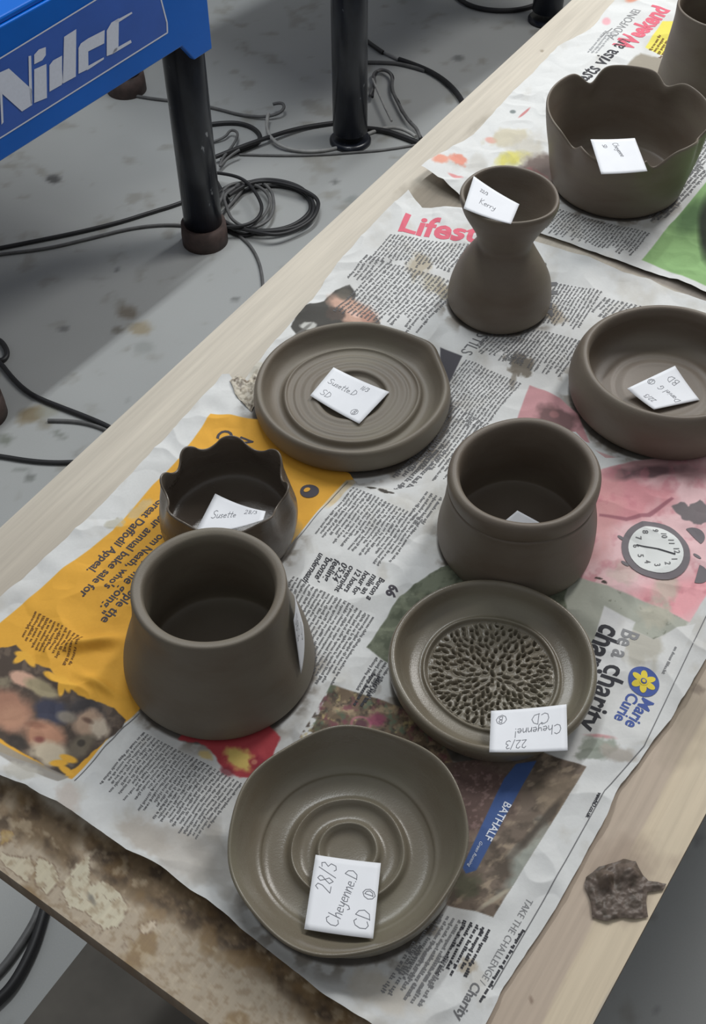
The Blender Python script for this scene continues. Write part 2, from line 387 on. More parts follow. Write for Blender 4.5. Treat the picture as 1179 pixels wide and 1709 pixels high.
def poly_sheet(name, poly_px, step, zfun, colfun, mat, parent=None, zpx=0., jag=0, seed=1):
    P = [at(x, y, zpx) for x, y in poly_px]
    # ragged outline
    pts = []
    for k in range(len(P)):
        a = P[k]; b = P[(k+1) % len(P)]; L = (b-a).length; n = max(1, int(L/.004))
        nrm = Vector((-(b-a).y, (b-a).x, 0)).normalized()
        for q in range(n):
            p = a.lerp(b, q/n)
            if jag: p = p + nrm*jag*float(fbm(np.array([p.x*60]), np.array([p.y*60]), seed, 4)[0]-.5)*2
            pts.append((p.x, p.y))
    A = np.array(pts); x0, y0 = A.min(0)-step*2; x1, y1 = A.max(0)+step*2
    xs = np.arange(x0, x1, step); ys = np.arange(y0, y1, step); nx, ny = len(xs), len(ys)
    X, Y = np.meshgrid(xs, ys)
    inside = np.zeros(X.shape, bool)
    for r in range(ny):
        y = ys[r]; B = np.roll(A, -1, 0)
        c = (A[:, 1] > y) != (B[:, 1] > y)
        xi = np.sort(A[c, 0] + (y-A[c, 1])*(B[c, 0]-A[c, 0])/(B[c, 1]-A[c, 1]))
        inside[r] = (np.searchsorted(xi, xs) % 2) == 1
    cell = inside[:-1, :-1] | inside[1:, :-1] | inside[:-1, 1:] | inside[1:, 1:]
    use = np.zeros(X.shape, bool)
    use[:-1, :-1] |= cell; use[1:, :-1] |= cell; use[:-1, 1:] |= cell; use[1:, 1:] |= cell
    out = use & ~inside; oy, ox = np.nonzero(out); qx = X[out]; qy = Y[out]
    bd = np.full(len(qx), 1e9); bx = qx.copy(); by = qy.copy()
    for k in range(len(A)):
        a = A[k]; b = A[(k+1) % len(A)]; dx, dy = b-a; L = dx*dx+dy*dy+1e-16
        near = (qx > min(a[0], b[0])-2*step) & (qx < max(a[0], b[0])+2*step) & (qy > min(a[1], b[1])-2*step) & (qy < max(a[1], b[1])+2*step)
        if not near.any(): continue
        t = np.clip(((qx[near]-a[0])*dx+(qy[near]-a[1])*dy)/L, 0, 1); ex = a[0]+t*dx; ey = a[1]+t*dy
        dd = np.hypot(qx[near]-ex, qy[near]-ey); ix = np.nonzero(near)[0]; g = dd < bd[ix]
        bd[ix[g]] = dd[g]; bx[ix[g]] = ex[g]; by[ix[g]] = ey[g]
    X[out] = bx; Y[out] = by
    idx = -np.ones(X.shape, np.int64); idx[use] = np.arange(use.sum())
    i = idx; Q = np.stack([i[:-1, :-1][cell], i[:-1, 1:][cell], i[1:, 1:][cell], i[1:, :-1][cell]], 1)
    vx, vy = X[use], Y[use]
    Z = zfun(vx, vy); C = colfun(vx, vy)
    return fast_mesh(name, np.stack([vx, vy, Z], 1), Q, mat, parent, lin(C), True)

def speckle(PX, PY, sc, s, th, k=6): return np.clip((fbm(PX/sc, PY/sc, s, 4)-th)*k, 0, 1)
def base_news(X, Y, s):
    PX, PY = pix(X, Y, .001)
    C = np.tile(np.array([214., 215., 214.]), (len(X), 1))
    n = fbm(PX/90, PY/90, s, 4); C = mixc(C, np.clip((n-.55)*3, 0, 1), (190, 189, 186), .5)
    n = fbm(PX/40, PY/40, s+3, 4); C = mixc(C, np.clip((n-.6)*5, 0, 1), (178, 172, 160), .35)
    # speckled clay halo around pots, then a thin dark ring at each foot
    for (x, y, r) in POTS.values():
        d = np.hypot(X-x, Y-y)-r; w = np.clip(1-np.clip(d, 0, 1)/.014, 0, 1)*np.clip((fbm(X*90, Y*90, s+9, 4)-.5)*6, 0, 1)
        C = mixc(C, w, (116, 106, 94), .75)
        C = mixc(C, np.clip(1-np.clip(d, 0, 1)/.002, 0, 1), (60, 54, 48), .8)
    return PX, PY, C

def paint1(X, Y):
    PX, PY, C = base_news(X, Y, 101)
    def P(poly, col, a=1., soft=1.6, wob=0, ws=30, s=3):
        nonlocal C; C = mixc(C, polymask(PX, PY, poly, soft, wob, ws, s), col, a)
    def B(cx, cy, rx, ry, col, a=1., ang=0, soft=.5, wob=0, s=1):
        nonlocal C; C = mixc(C, blob(PX, PY, cx, cy, rx, ry, ang, soft, wob, s), col, a)
    # yellow panel
    P([(352, 694), (430, 700), (600, 800), (578, 802), (470, 925), (122, 1306), (60, 1285), (-60, 1240), (-60, 1080), (0, 1042), (110, 950), (190, 890), (255, 812), (300, 770), (345, 705)], (226, 168, 58), 1)
    C = mixc(C, polymask(PX, PY, [(352, 694), (430, 700), (600, 800), (122, 1306), (-60, 1240), (0, 1042), (300, 770)], 2)*speckle(PX, PY, 60, 5, .5, 3), (206, 150, 48), .5)
    # portrait photograph on the yellow panel
    ph = [(-60, 1085), (10, 1082), (28, 1078), (50, 1105), (85, 1122), (110, 1150), (150, 1172), (190, 1185), (212, 1205), (205, 1222), (170, 1250), (108, 1300), (85, 1292), (50, 1268), (0, 1238), (-60, 1215)]
    m = polymask(PX, PY, ph, 2, 2, 12)
    D = np.tile(np.array([78., 66., 58.]), (len(X), 1)); keep = C; C = D
    n = fbm(PX/14, PY/14, 61, 4); C = mixc(C, np.clip((n-.5)*6, 0, 1), (120, 104, 90), .6)
    B(15, 1190, 42, 34, (172, 126, 104), .95, .4, .6, .2); B(25, 1200, 26, 22, (186, 142, 116), .7, 0, .9)
    B(44, 1138, 26, 12, (205, 164, 142), 1, .35, .4, .25); B(70, 1152, 30, 12, (160, 148, 118), .95, .5, .5, .2)
    B(88, 1190, 30, 20, (58, 60, 78), .95, .3, .5, .3); B(140, 1190, 34, 22, (60, 58, 62), .8, .3, .6, .3)
    B(150, 1212, 27, 22, (178, 150, 128), 1, .3, .5, .25); B(168, 1222, 16, 16, (198, 184, 165), .9, 0, .7, .3); B(148, 1208, 10, 4, (90, 66, 56), .7, .5, .9)
    B(112, 1200, 16, 10, (150, 140, 125), .8, .2, .6)
    B(75, 1232, 34, 26, (186, 138, 112), 1, .3, .5, .2); B(85, 1262, 34, 20, (206, 192, 168), .95, .3, .6, .3); B(62, 1215, 16, 6, (120, 80, 64), .6, .2, .9); B(68, 1240, 9, 5, (130, 72, 66), .8, .2, .9)
    B(30, 1245, 16, 14, (56, 50, 46), .8, 0, .6, .3); B(135, 1250, 26, 16, (118, 108, 92), .85, -.6, .6, .2); B(137, 1244, 7, 6, (60, 54, 48), .8); B(6, 1140, 14, 9, (150, 140, 116), .7, 0, .7, .4)
    B(105, 1286, 14, 8, (64, 56, 50), .8)
    C = mixc(keep, m, C)
    for (x, y, a) in ((40, 1096, .3), (50, 1104, .9), (36, 1100, -.6), (98, 1138, .2), (88, 1134, .5), (112, 1146, 1.2), (104, 1150, 1.7), (116, 1148, .2), (100, 1278, -.1), (116, 1270, .3), (112, 1290, .6)):
        B(x, y, 15, 6, (230, 174, 62), 1, a, .4)
    P([(-60, 1222), (0, 1245), (60, 1278), (118, 1302), (100, 1312), (50, 1300), (0, 1268), (-60, 1240)], (150, 144, 136), .9, 2)
    # thin rule beside the panel
    # peppers
    P([(296, 1236), (330, 1240), (360, 1262), (372, 1285), (400, 1300), (420, 1300), (450, 1280), (470, 1230), (440, 1200), (330, 1190)], (176, 58, 66), .95, 3, 4, 14)
    B(400, 1268, 26, 18, (218, 196, 110), .95, .5, .5, .4); B(345, 1262, 12, 8, (214, 188, 120), .8, .5, .6, .4); B(430, 1278, 14, 14, (150, 44, 60), .9, 0, .5, .4); B(425, 1275, 5, 5, (210, 150, 120), .7)
    B(380, 1290, 12, 8, (120, 40, 50), .7, .4, .7, .4)
    # flower meadow picture
    P([(552, 1146), (640, 1170), (720, 1200), (760, 1280), (600, 1300), (520, 1225)], (112, 96, 78), 1, 2)
    m = polymask(PX, PY, [(552, 1146), (640, 1170), (720, 1200), (760, 1280), (600, 1300), (500, 1235)], 2)
    for sc, s_, th, col in ((9, 3, .52, (70, 60, 52)), (12, 7, .56, (164, 144, 116)), (14, 9, .56, (92, 108, 88)), (16, 12, .6, (118, 70, 78)), (9, 15, .68, (186, 170, 120))):
        C = mixc(C, m*speckle(PX, PY, sc, s_, th), col, .85)
    rr = np.hypot(PX-603, (PY-1212)/.8); C = mixc(C, np.clip(1-np.abs(rr-16)/4, 0, 1), (170, 110, 120), .9); B(603, 1212, 10, 8, (84, 50, 60), .9); B(630, 1205, 14, 12, (140, 64, 92), .8, 0, .6, .3)
    # green-grey picture left of the pecked dish
    m = polymask(PX, PY, [(735, 948), (668, 1000), (612, 1084), (640, 1103), (700, 1130), (1000, 1100), (1150, 1030), (1080, 1003), (985, 955), (940, 930), (780, 930)], 2, 2, 20)
    C = mixc(C, m, (110, 116, 98), 1); C = mixc(C, m*speckle(PX+PY*.4, PY, 12, 33, .48), (86, 92, 76), .8); C = mixc(C, m*speckle(PX, PY*2, 18, 35, .55), (140, 146, 124), .7)
    # stone-grey area right of the dish
    m = polymask(PX, PY, [(945, 985), (985, 950), (1080, 1003), (1150, 1040), (1140, 1062), (1080, 1090), (1000, 1180), (940, 1140)], 4, 5, 20)
    C = mixc(C, m, (170, 172, 160), 1); C = mixc(C, m*speckle(PX, PY, 9, 63, .62, 9)*np.clip((PX-1000)/20, 0, 1), (112, 114, 100), .8)
    # pink panel
    m = polymask(PX, PY, [(1000, 790), (1060, 770), (1250, 745), (1250, 900), (1168, 1010), (1150, 1042), (1080, 1010), (1020, 985), (960, 960), (985, 880)], 3, 2, 30)
    C = mixc(C, m, (228, 190, 192), 1)
    C = mixc(C, m*blob(PX, PY, 1045, 830, 70, 45, .2, .6, .5, 4), (206, 138, 144), .9); C = mixc(C, m*blob(PX, PY, 1130, 1000, 90, 34, -.4, .7, .4, 4), (232, 164, 170), .95)
    C = mixc(C, m*blob(PX, PY, 1090, 780, 110, 26, .05, .8, .5, 4), (170, 130, 132), .85); C = mixc(C, m*blob(PX, PY, 1080, 790, 60, 9, -.1, .8, .7, 4), (96, 72, 76), .8)
    C = mixc(C, m*blob(PX, PY, 1005, 860, 26, 60, .1, .9, .6, 4), (206, 150, 150), .8); C = mixc(C, m*speckle(PX, PY, 22, 43, .58), (190, 120, 130), .5)
    P([(1000, 860), (1045, 868), (1080, 860), (1120, 835), (1124, 838), (1085, 866), (1045, 874), (1000, 864)], (140, 84, 96), .7, 2)
    P([(1120, 850), (1135, 842), (1150, 848), (1168, 836), (1180, 846), (1250, 840), (1250, 880), (1160, 878), (1140, 870), (1125, 856)], (112, 106, 108), .95, 2, 3, 10)
    B(1110, 985, 20, 26, (196, 182, 168), .85, .3, .8, .5); B(1095, 1030, 24, 22, (186, 182, 166), .9, .3, .6, .5)
    # white advert box and its scraps
    m = polymask(PX, PY, [(1008, 1016), (1060, 1042), (1050, 1052), (1090, 1072), (1130, 1052), (1160, 1044), (1075, 1240), (1010, 1255), (940, 1265), (900, 1262), (990, 1075)], 2)
    C = mixc(C, m, (213, 213, 211), 1); C = mixc(C, m*blob(PX, PY, 1065, 1075, 34, 40, -.5, .5, .6, 6), (184, 180, 168), .9)
    C = mixc(C, polymask(PX, PY, [(1008, 1016), (1060, 1042), (1030, 1120), (990, 1140), (995, 1060)], 3), (216, 216, 216), .8)
    B(1002, 1232, 22, 3, (196, 130, 132), .7, .2, .9); B(1000, 1246, 30, 14, (150, 156, 144), .9, .1, .4, .6, 8); B(985, 1262, 30, 10, (132, 138, 126), .8, .1, .4, .6, 9)
    # photograph of the coast path
    q = [(735, 1275), (860, 1262), (905, 1255), (978, 1284), (823, 1534), (748, 1512), (690, 1470)]
    m = polymask(PX, PY, q, 1.6); C = mixc(C, m, (116, 102, 90), 1)
    C = mixc(C, m*speckle(PX*.8+PY*.5, PY-PX*.3, 16, 73, .46, 5), (84, 74, 64), .8); C = mixc(C, m*speckle(PX*.8+PY*.5, PY, 13, 77, .56, 6), (158, 142, 122), .8)
    C = mixc(C, m*blob(PX, PY, 790, 1330, 60, 70, .3, .5, .3, 4), (96, 74, 70), .8); C = mixc(C, m*blob(PX, PY, 790, 1330, 60, 70, .3, .5, .3, 4)*speckle(PX, PY, 5, 83, .56, 7), (150, 124, 120), .6)
    C = mixc(C, m*blob(PX, PY, 890, 1440, 34, 70, .55, .5, .5, 7), (158, 164, 156), .85); C = mixc(C, m*blob(PX, PY, 930, 1330, 30, 40, .55, .6, .5, 7), (150, 134, 114), .7)
    C = mixc(C, m*blob(PX, PY, 780, 1480, 24, 20, .2, .6, .5, 7), (90, 92, 72), .7); C = mixc(C, m*blob(PX, PY, 905, 1375, 60, 7, -.85, .8, .5, 7), (70, 62, 54), .8)
    C = mixc(C, m*blob(PX, PY, 830, 1502, 34, 4, -.6, .8, .4, 7), (176, 168, 150), .8)
    P([(842, 1300), (862, 1275), (896, 1270), (795, 1455), (778, 1459), (772, 1448)], (66, 92, 146), 1, 1.5)
    # margin rules
    # clay smudges on the paper
    for (x, y, rx, ry, col, a, an) in ((40, 1300, 30, 14, (188, 184, 174), .8, .2), (118, 1345, 22, 26, (196, 186, 178), .8, .3), (240, 1400, 40, 26, (182, 174, 164), .8, .5), (300, 1430, 60, 36, (176, 170, 162), .7, .5),
        (360, 1440, 40, 60, (160, 156, 150), .7, -.4), (1030, 1262, 30, 12, (168, 160, 150), .8, .2), (780, 1615, 15, 15, (176, 166, 150), .9, 0), (640, 1660, 60, 30, (206, 198, 184), .6, .4), (235, 852, 10, 22, (190, 180, 160), .6, .9),
        (195, 878, 18, 8, (180, 176, 160), .8, -.2), (730, 850, 20, 40, (178, 176, 170), .6, .3), (1040, 960, 24, 20, (196, 186, 172), .5, 0), (480, 905, 12, 30, (150, 144, 134), .5, .5)):
        B(x, y, rx, ry, col, a, an, .5, .5, int(x+y))
    for (x, y, rx, ry, an) in ((620, 818, 9, 2, .2), (640, 824, 9, 3, .3), (652, 826, 6, 1.5, .1), (955, 965, 7, 2, -.1), (1000, 967, 8, 2, .3), (1008, 975, 5, 3, .6), (790, 930, 4, 2, 0)):
        B(x, y, rx, ry, (52, 46, 40), .9, an, .4, .4, int(x))
    return C
def paint2(X, Y):
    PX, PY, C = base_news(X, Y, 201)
    def P(poly, col, a=1., soft=1.6, wob=0, ws=30, s=3):
        nonlocal C; C = mixc(C, polymask(PX, PY, poly, soft, wob, ws, s), col, a)
    def B(cx, cy, rx, ry, col, a=1., ang=0, soft=.5, wob=0, s=1):
        nonlocal C; C = mixc(C, blob(PX, PY, cx, cy, rx, ry, ang, soft, wob, s), col, a)
    # picture behind the round plate
    P([(486, 545), (505, 515), (540, 505), (560, 485), (585, 476), (596, 490), (592, 505), (620, 520), (636, 545), (600, 560), (500, 570)], (72, 70, 66), 1, 2, 2, 14)
    B(585, 520, 44, 20, (196, 160, 142), 1, .45, .4, .3); B(560, 528, 16, 10, (86, 76, 70), .9, .3, .5, .4); B(592, 528, 10, 5, (226, 190, 176), .8, .4, .6); B(614, 532, 12, 12, (180, 136, 120), .8); B(575, 492, 12, 10, (96, 92, 84), .8)
    B(515, 545, 14, 6, (205, 205, 200), .9, 0, .4, .3); B(502, 556, 24, 3, (110, 108, 104), .8, -.7, .6, .3)
    P([(735, 582), (772, 596), (750, 640), (735, 625)], (74, 72, 78), 1, 1.5)
    # pink picture between the right bowl and the squat pot
    P([(884, 645), (935, 665), (965, 690), (985, 740), (900, 730), (860, 712)], (196, 146, 150), 1, 2)
    B(930, 705, 34, 22, (112, 84, 84), .9, .4, .5, .4); B(925, 695, 8, 6, (170, 120, 120), .7)
    P([(955, 740), (1060, 775), (1190, 800), (1190, 830), (960, 790)], (200, 160, 160), .9, 3)
    # clay smears
    B(700, 445, 20, 20, (176, 166, 146), .85, .3, .5, .6, 3); B(722, 475, 26, 14, (180, 172, 152), .8, .2, .5, .6, 4); B(742, 488, 12, 10, (160, 150, 130), .7, 0, .5, .4, 7)
    B(925, 525, 12, 24, (160, 148, 130), .8, -.7, .5, .6, 5); B(870, 610, 22, 16, (110, 102, 90), .85, .2, .4, .8, 6); B(858, 630, 6, 20, (120, 112, 100), .7, .2, .5, .7, 7)
    B(430, 630, 26, 34, (190, 184, 168), .7, -.4, .5, .7, 8); B(435, 645, 12, 20, (120, 108, 92), .7, 0, .4, .8, 9)
    B(620, 452, 50, 12, (190, 190, 188), .5, -.4, .8, .4)
    B(1000, 440, 40, 16, (196, 198, 198), .5, .2, .8, .4)
    B(909, 446, 3, 4, (70, 66, 60), .9, .3)
    return C
def paint3(X, Y):
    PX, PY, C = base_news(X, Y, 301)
    def P(poly, col, a=1., soft=1.6, wob=0, ws=30, s=3):
        nonlocal C; C = mixc(C, polymask(PX, PY, poly, soft, wob, ws, s), col, a)
    def B(cx, cy, rx, ry, col, a=1., ang=0, soft=.5, wob=0, s=1):
        nonlocal C; C = mixc(C, blob(PX, PY, cx, cy, rx, ry, ang, soft, wob, s), col, a)
    B(735, 279, 14, 8, (222, 150, 128), .9, -.2, .5, .3); B(765, 276, 14, 9, (220, 140, 120), .9, .2, .5, .4); B(760, 305, 12, 3, (214, 130, 130), .8, .2)
    B(820, 238, 10, 5, (220, 150, 136), .7, .2); B(875, 192, 12, 2, (190, 110, 110), .8, -.7); B(856, 190, 5, 3, (90, 100, 100), .7); B(1058, 2, 14, 5, (216, 140, 116), .9, -.2); B(1012, 40, 7, 6, (226, 150, 160), .7)
    B(850, 232, 34, 14, (196, 186, 158), .7, -.2, .5, .7, 5); B(858, 270, 26, 12, (206, 198, 96), .85, -.3, .7, .5, 6)
    B(905, 285, 30, 24, (110, 96, 90), .95, 0, .5, .5, 7); B(893, 296, 20, 8, (150, 96, 96), .7, .2, .6, .7, 8); B(880, 255, 30, 18, (190, 184, 170), .6, .2, .7, .7, 9)
    P([(1077, 82), (1106, 38), (1125, 38), (1125, 95), (1102, 94)], (224, 212, 92), 1, 1.5)
    P([(1040, 118), (1070, 90), (1108, 100), (1125, 118), (1120, 160), (1060, 150)], (150, 142, 128), .95, 4, 4, 18)
    m = polymask(PX, PY, [(1071, 437), (1130, 365), (1179, 306), (1400, 200), (1400, 560), (1179, 482), (1120, 458)], 1.6)
    C = mixc(C, m, (138, 176, 116), 1); C = mixc(C, m*blob(PX, PY, 1155, 365, 38, 22, -.7, 1, .3), (76, 108, 66), .85)
    C = mixc(C, m*blob(PX, PY, 1185, 385, 20, 52, 0, .5, .1), (26, 38, 22), .97); C = mixc(C, m*blob(PX, PY, 1150, 330, 16, 10, -.7, 1, .3), (130, 170, 110), .6)
    return C
S1 = [(-90, 1075), (0, 1003), (40, 968), (130, 888), (215, 800), (290, 722), (340, 668), (372, 632), (384, 630), (392, 645), (430, 640), (520, 700), (600, 815), (660, 822), (760, 800), (850, 740), (960, 725), (1010, 770), (1300, 720), (1330, 760),
      (1240, 990), (1179, 1103), (1118, 1205), (1070, 1268), (1036, 1312), (1006, 1375), (968, 1445), (915, 1540), (860, 1620), (835, 1660), (810, 1712), (780, 1760), (680, 1755), (610, 1712), (545, 1672), (490, 1625), (440, 1585), (385, 1540), (310, 1485), (260, 1450), (215, 1430), (150, 1385), (100, 1352), (50, 1325), (0, 1305), (-90, 1270)]
S2 = [(400, 668), (410, 635), (432, 606), (470, 560), (520, 505), (562, 445), (600, 400), (650, 348), (682, 322), (705, 350), (770, 352), (870, 400), (925, 418), (985, 432), (1042, 458), (1085, 470), (1125, 492), (1179, 510), (1330, 560), (1330, 900), (1000, 900), (600, 900), (420, 720)]
S3 = [(702, 294), (718, 282), (790, 230), (850, 165), (930, 85), (985, 55), (1030, 0), (1065, -45), (1150, -130), (1500, -60), (1500, 610), (1179, 494), (1130, 472), (1085, 458), (1040, 442), (990, 425), (925, 402), (860, 378), (800, 345), (770, 336), (735, 315)]
news = {}
for k, poly, fn, lab in ((1, S1, paint1, 'open newspaper sheet nearest the camera, with a big yellow panel and pink alarm clock advert'),
                    (2, S2, paint2, 'newspaper sheet under the hourglass pot, headed in pink lettering'),
                    (3, S3, paint3, 'farthest newspaper sheet, with a bright green picture at its right')):
    zf = (lambda s: (lambda X, Y: paper_z(X, Y, s)))(k)
    o = poly_sheet('newspaper', poly, {1: .0006, 2: .0007, 3: .0009}[k], zf, fn, PAPER, None, 0., .0011, k)
    tag(o, lab, 'newspaper', 'newspaper sheets on the table'); news[k] = o

# print (lettering follows the paper surface)
class Flat:
    def __init__(s): s.V = []; s.F = []
    def quad(s, a, b, c, d):
        n = len(s.V); s.V += [a, b, c, d]; s.F.append((n, n+1, n+2, n+3))
def drape(name, V2, Fc, sheet, mat, off=.00022, parent=None, fine=.0022):
    if fine:
        import bmesh
        bm = bmesh.new(); vs = [bm.verts.new((v[0], v[1], 0)) for v in V2]
        for f in Fc:
            try: bm.faces.new([vs[k] for k in f])
            except ValueError: pass
        bmesh.ops.triangulate(bm, faces=bm.faces)
        for _ in range(6):
            es = [e for e in bm.edges if e.calc_length() > fine]
            if not es: break
            bmesh.ops.subdivide_edges(bm, edges=es, cuts=1); bmesh.ops.triangulate(bm, faces=bm.faces)
        bm.verts.index_update(); V2 = [(v.co.x, v.co.y) for v in bm.verts]; Fc = [tuple(v.index for v in f.verts) for f in bm.faces]; bm.free()
    V2 = np.array([(v[0], v[1]) for v in V2]); z = paper_z(V2[:, 0], V2[:, 1], sheet)+off
    V = np.c_[V2, z]
    return mesh(name, V.tolist(), Fc, mat, parent or news[sheet])
_cache = {}
def glyphs(txt, bold=0., shear=0.):
    key = (txt, bold, shear)
    if key in _cache: return _cache[key]
    cu = bpy.data.curves.new('t', 'FONT'); cu.body = txt; cu.size = 1; cu.offset = bold; cu.shear = shear; cu.resolution_u = 3; cu.fill_mode = 'FRONT'
    ob = bpy.data.objects.new('t', cu); COL.objects.link(ob)
    dg = bpy.context.evaluated_depsgraph_get(); me = ob.evaluated_get(dg).to_mesh()
    V = [tuple(v.co) for v in me.vertices]; Fc = [tuple(p.vertices) for p in me.polygons]
    ob.evaluated_get(dg).to_mesh_clear(); bpy.data.objects.remove(ob); bpy.data.curves.remove(cu)
    _cache[key] = (V, Fc); return V, Fc
def headline(txt, p0, p1, sheet, mat, bold=0., shear=0., hs=1., name='headline'):
    V, Fc = glyphs(txt, bold, shear); a = at(*p0, .002); b = at(*p1, .002)
    d = b-a; L = d.length; d.normalize(); up = Vector((-d.y, d.x, 0))
    w = max(v[0] for v in V); sc = L/w
    P = [a + d*(v[0]*sc) + up*(v[1]*sc*hs) for v in V]
    return drape(name, P, Fc, sheet, mat)
def column(acc, p0, p1, p2, n, weight=1., ragged=.25, seed=0):
    """body copy: first line runs p0->p1, last line starts at p2; letters as short ink strokes"""
    r = random.Random(seed*13+int(p0[0])); A = at(*p0, .002); Bv = at(*p1, .002)-A; Cv = at(*p2, .002)-A
    L = Bv.length; d = Bv.normalized(); up = Vector((-d.y, d.x, 0))
    pitch = Cv.length/max(1, n-1) if n > 1 else .0035
    xh = pitch*.40; lw = pitch*.36
    for k in range(n):
        s0 = A + Cv*(k/max(1, n-1)); x = 0; LL = L*(1-ragged*r.random()*(r.random() < .5)); 
        while x < LL-lw*2:
            for q in range(r.randint(2, 8)):
                h = xh*(1.5 if r.random() < .22 else 1); b0 = -xh*.45 if r.random() < .08 else 0
                w = lw*.50*weight; sl = .06*lw
                p = s0 + d*x
                acc.quad(p+up*b0, p+d*w+up*b0, p+d*w+up*h, p+up*h)
                if r.random() < .65: acc.quad(p+d*w, p+d*lw*.86, p+d*lw*.86+up*xh*.28*weight, p+d*w+up*xh*.28*weight)
                if r.random() < .5: acc.quad(p+d*w+up*xh*.75, p+d*lw*.86+up*xh*.75, p+d*lw*.86+up*xh, p+d*w+up*xh)
                x += lw*(1.05 if r.random() < .8 else .6)
                if x > LL: break
            x += lw*.75
def columns(sheet, cols, mat, name='body_text'):
    for k, c in enumerate(cols):
        acc = Flat(); n = c[3] if c[3] < 7 else int(c[3]*1.2)
        column(acc, *c[:3], n, **(c[4] if len(c) > 4 else {}), seed=k)
        drape(name, acc.V, acc.F, sheet, mat, fine=0, off=.0003)
# sheet 1
columns(1, [((402, 1308), (330, 1408), (240, 1222), 24), ((704, 868), (642, 950), (590, 815), 17), ((622, 1030), (548, 1150), (490, 965), 18),
            ((650, 1108), (615, 1165), (628, 1098), 4), ((735, 830), (700, 880), (712, 822), 4)], INK)
columns(1, [((137, 1066), (112, 1116), (59, 1022), 11, dict(ragged=.2))], INKBR)
columns(1, [((815, 1552), (762, 1652), (775, 1538), 5, dict(weight=1.4)), ((872, 1552), (800, 1672), (872, 1552), 1, dict(weight=1.6, ragged=0)), ((632, 1128), (600, 1180), (622, 1124), 2, dict(weight=1.4))], INKB, 'bold_text')
columns(1, [((775, 1540), (700, 1668), (728, 1520), 6), ((745, 1600), (690, 1690), (690, 1570), 6), ((1126, 1082), (1104, 1126), (1126, 1082), 1, dict(ragged=0))], INKL)
for t, a, b in (('"It\'s people the', (261, 944), (168, 1037)), ('that keeps me going."', (289, 893), (162, 1020)), ('from Neath, who\'s', (274, 882), (174, 982)), ('our annual bake sale for', (268, 859), (132, 995)), ('Great Daffodil Appeal.', (267, 833), (145, 955))):
    headline(t, a, b, 1, INKN, .018, 0, 1.0)
headline('N', (404, 728), (392, 744), 1, INKN, .02); headline('C', (372, 716), (360, 732), 1, INKN, .02); 
for k, t in enumerate(('Burton a', 'mile an', 'hour for', '12 hours', 'overnight', "0'5.24", 'feeling', "'bronze'", 'underneath')):
    x = 635-12.6*k; y = 964-4.8*k; L = len(t)/9.0
    headline(t, (x, y), (x-27*L, y+44*L), 1, INKB, .02, .25)
headline('66', (652, 978), (643, 997), 1, INKN, .04, .2)
headline('Be a', (1041, 1050), (1019, 1098), 1, INKL, .02, 0, 1.1); headline('charity', (1014, 1108), (962, 1210), 1, INKB, .02, 0, 1.1)
headline('charity', (1006, 1042), (952, 1140), 1, INKB, .03, 0, 1.15)
headline('Marie', (1074, 1164), (1042, 1212), 1, INKBL, .025); headline('Curie', (1050, 1156), (1024, 1202), 1, INKBL, .025)
headline('TAKE THE CHALLENGE /', (880, 1500), (800, 1640), 1, INKL, -.004, 0, 1.1); headline('Charity', (790, 1640), (758, 1700), 1, INK, .02, 0, 1)
headline('BATHALF', (843, 1340), (808, 1402), 1, INKW, .012, 0, 1.0); headline('Green Running', (802, 1405), (780, 1446), 1, INKW, .0, .4)
headline('vewhD.co.uk', (998, 1326), (977, 1366), 1, INKB, .03)
# logo: daffodil in a blue disc
def disc_world(c, rx, ry, n=40, ang=0, a0=0, a1=2*PI):
    return [(c[0]+math.cos(ang)*rx*math.cos(t)-math.sin(ang)*ry*math.sin(t), c[1]+math.sin(ang)*rx*math.cos(t)+math.cos(ang)*ry*math.sin(t)) for t in [a0+(a1-a0)*k/n for k in range(n+(a1-a0 < 2*PI-.01))]]
def ngon(name, P, sheet, mat, off, parent=None):
    return drape(name, P, [tuple(range(len(P)))], sheet, mat, off, parent)
c = at(1074, 1140, .002); R1 = (at(1100, 1140, .002)-at(1048, 1140, .002)).length/2
lg = ngon('logo', disc_world(c, R1, R1*1.1), 1, INKBL, .0004)
for k in range(6):
    a = k*PI/3+.3; ngon('petal', disc_world((c.x+math.cos(a)*R1*.48, c.y+math.sin(a)*R1*.48), R1*.36, R1*.22, 20, a), 1, INKY, .0006, lg)
ngon('petal', disc_world(c, R1*.3, R1*.3), 1, INKY, .0008, lg); ngon('trumpet_ring', disc_world(c, R1*.2, R1*.2), 1, INKBL, .001, lg); ngon('trumpet_center', disc_world(c, R1*.12, R1*.12), 1, INKY, .0012, lg)
# blue badge on the yellow panel
c = at(517, 821, .002); g = ngon('badge', disc_world(c, .0075, .0070, 20), 1, INKN, .0004); ngon('badge_hole', disc_world((c.x-.002, c.y+.001), .0028, .002, 16, .6), 1, flat('yellow_panel', (226, 168, 58), .8), .0007, g)
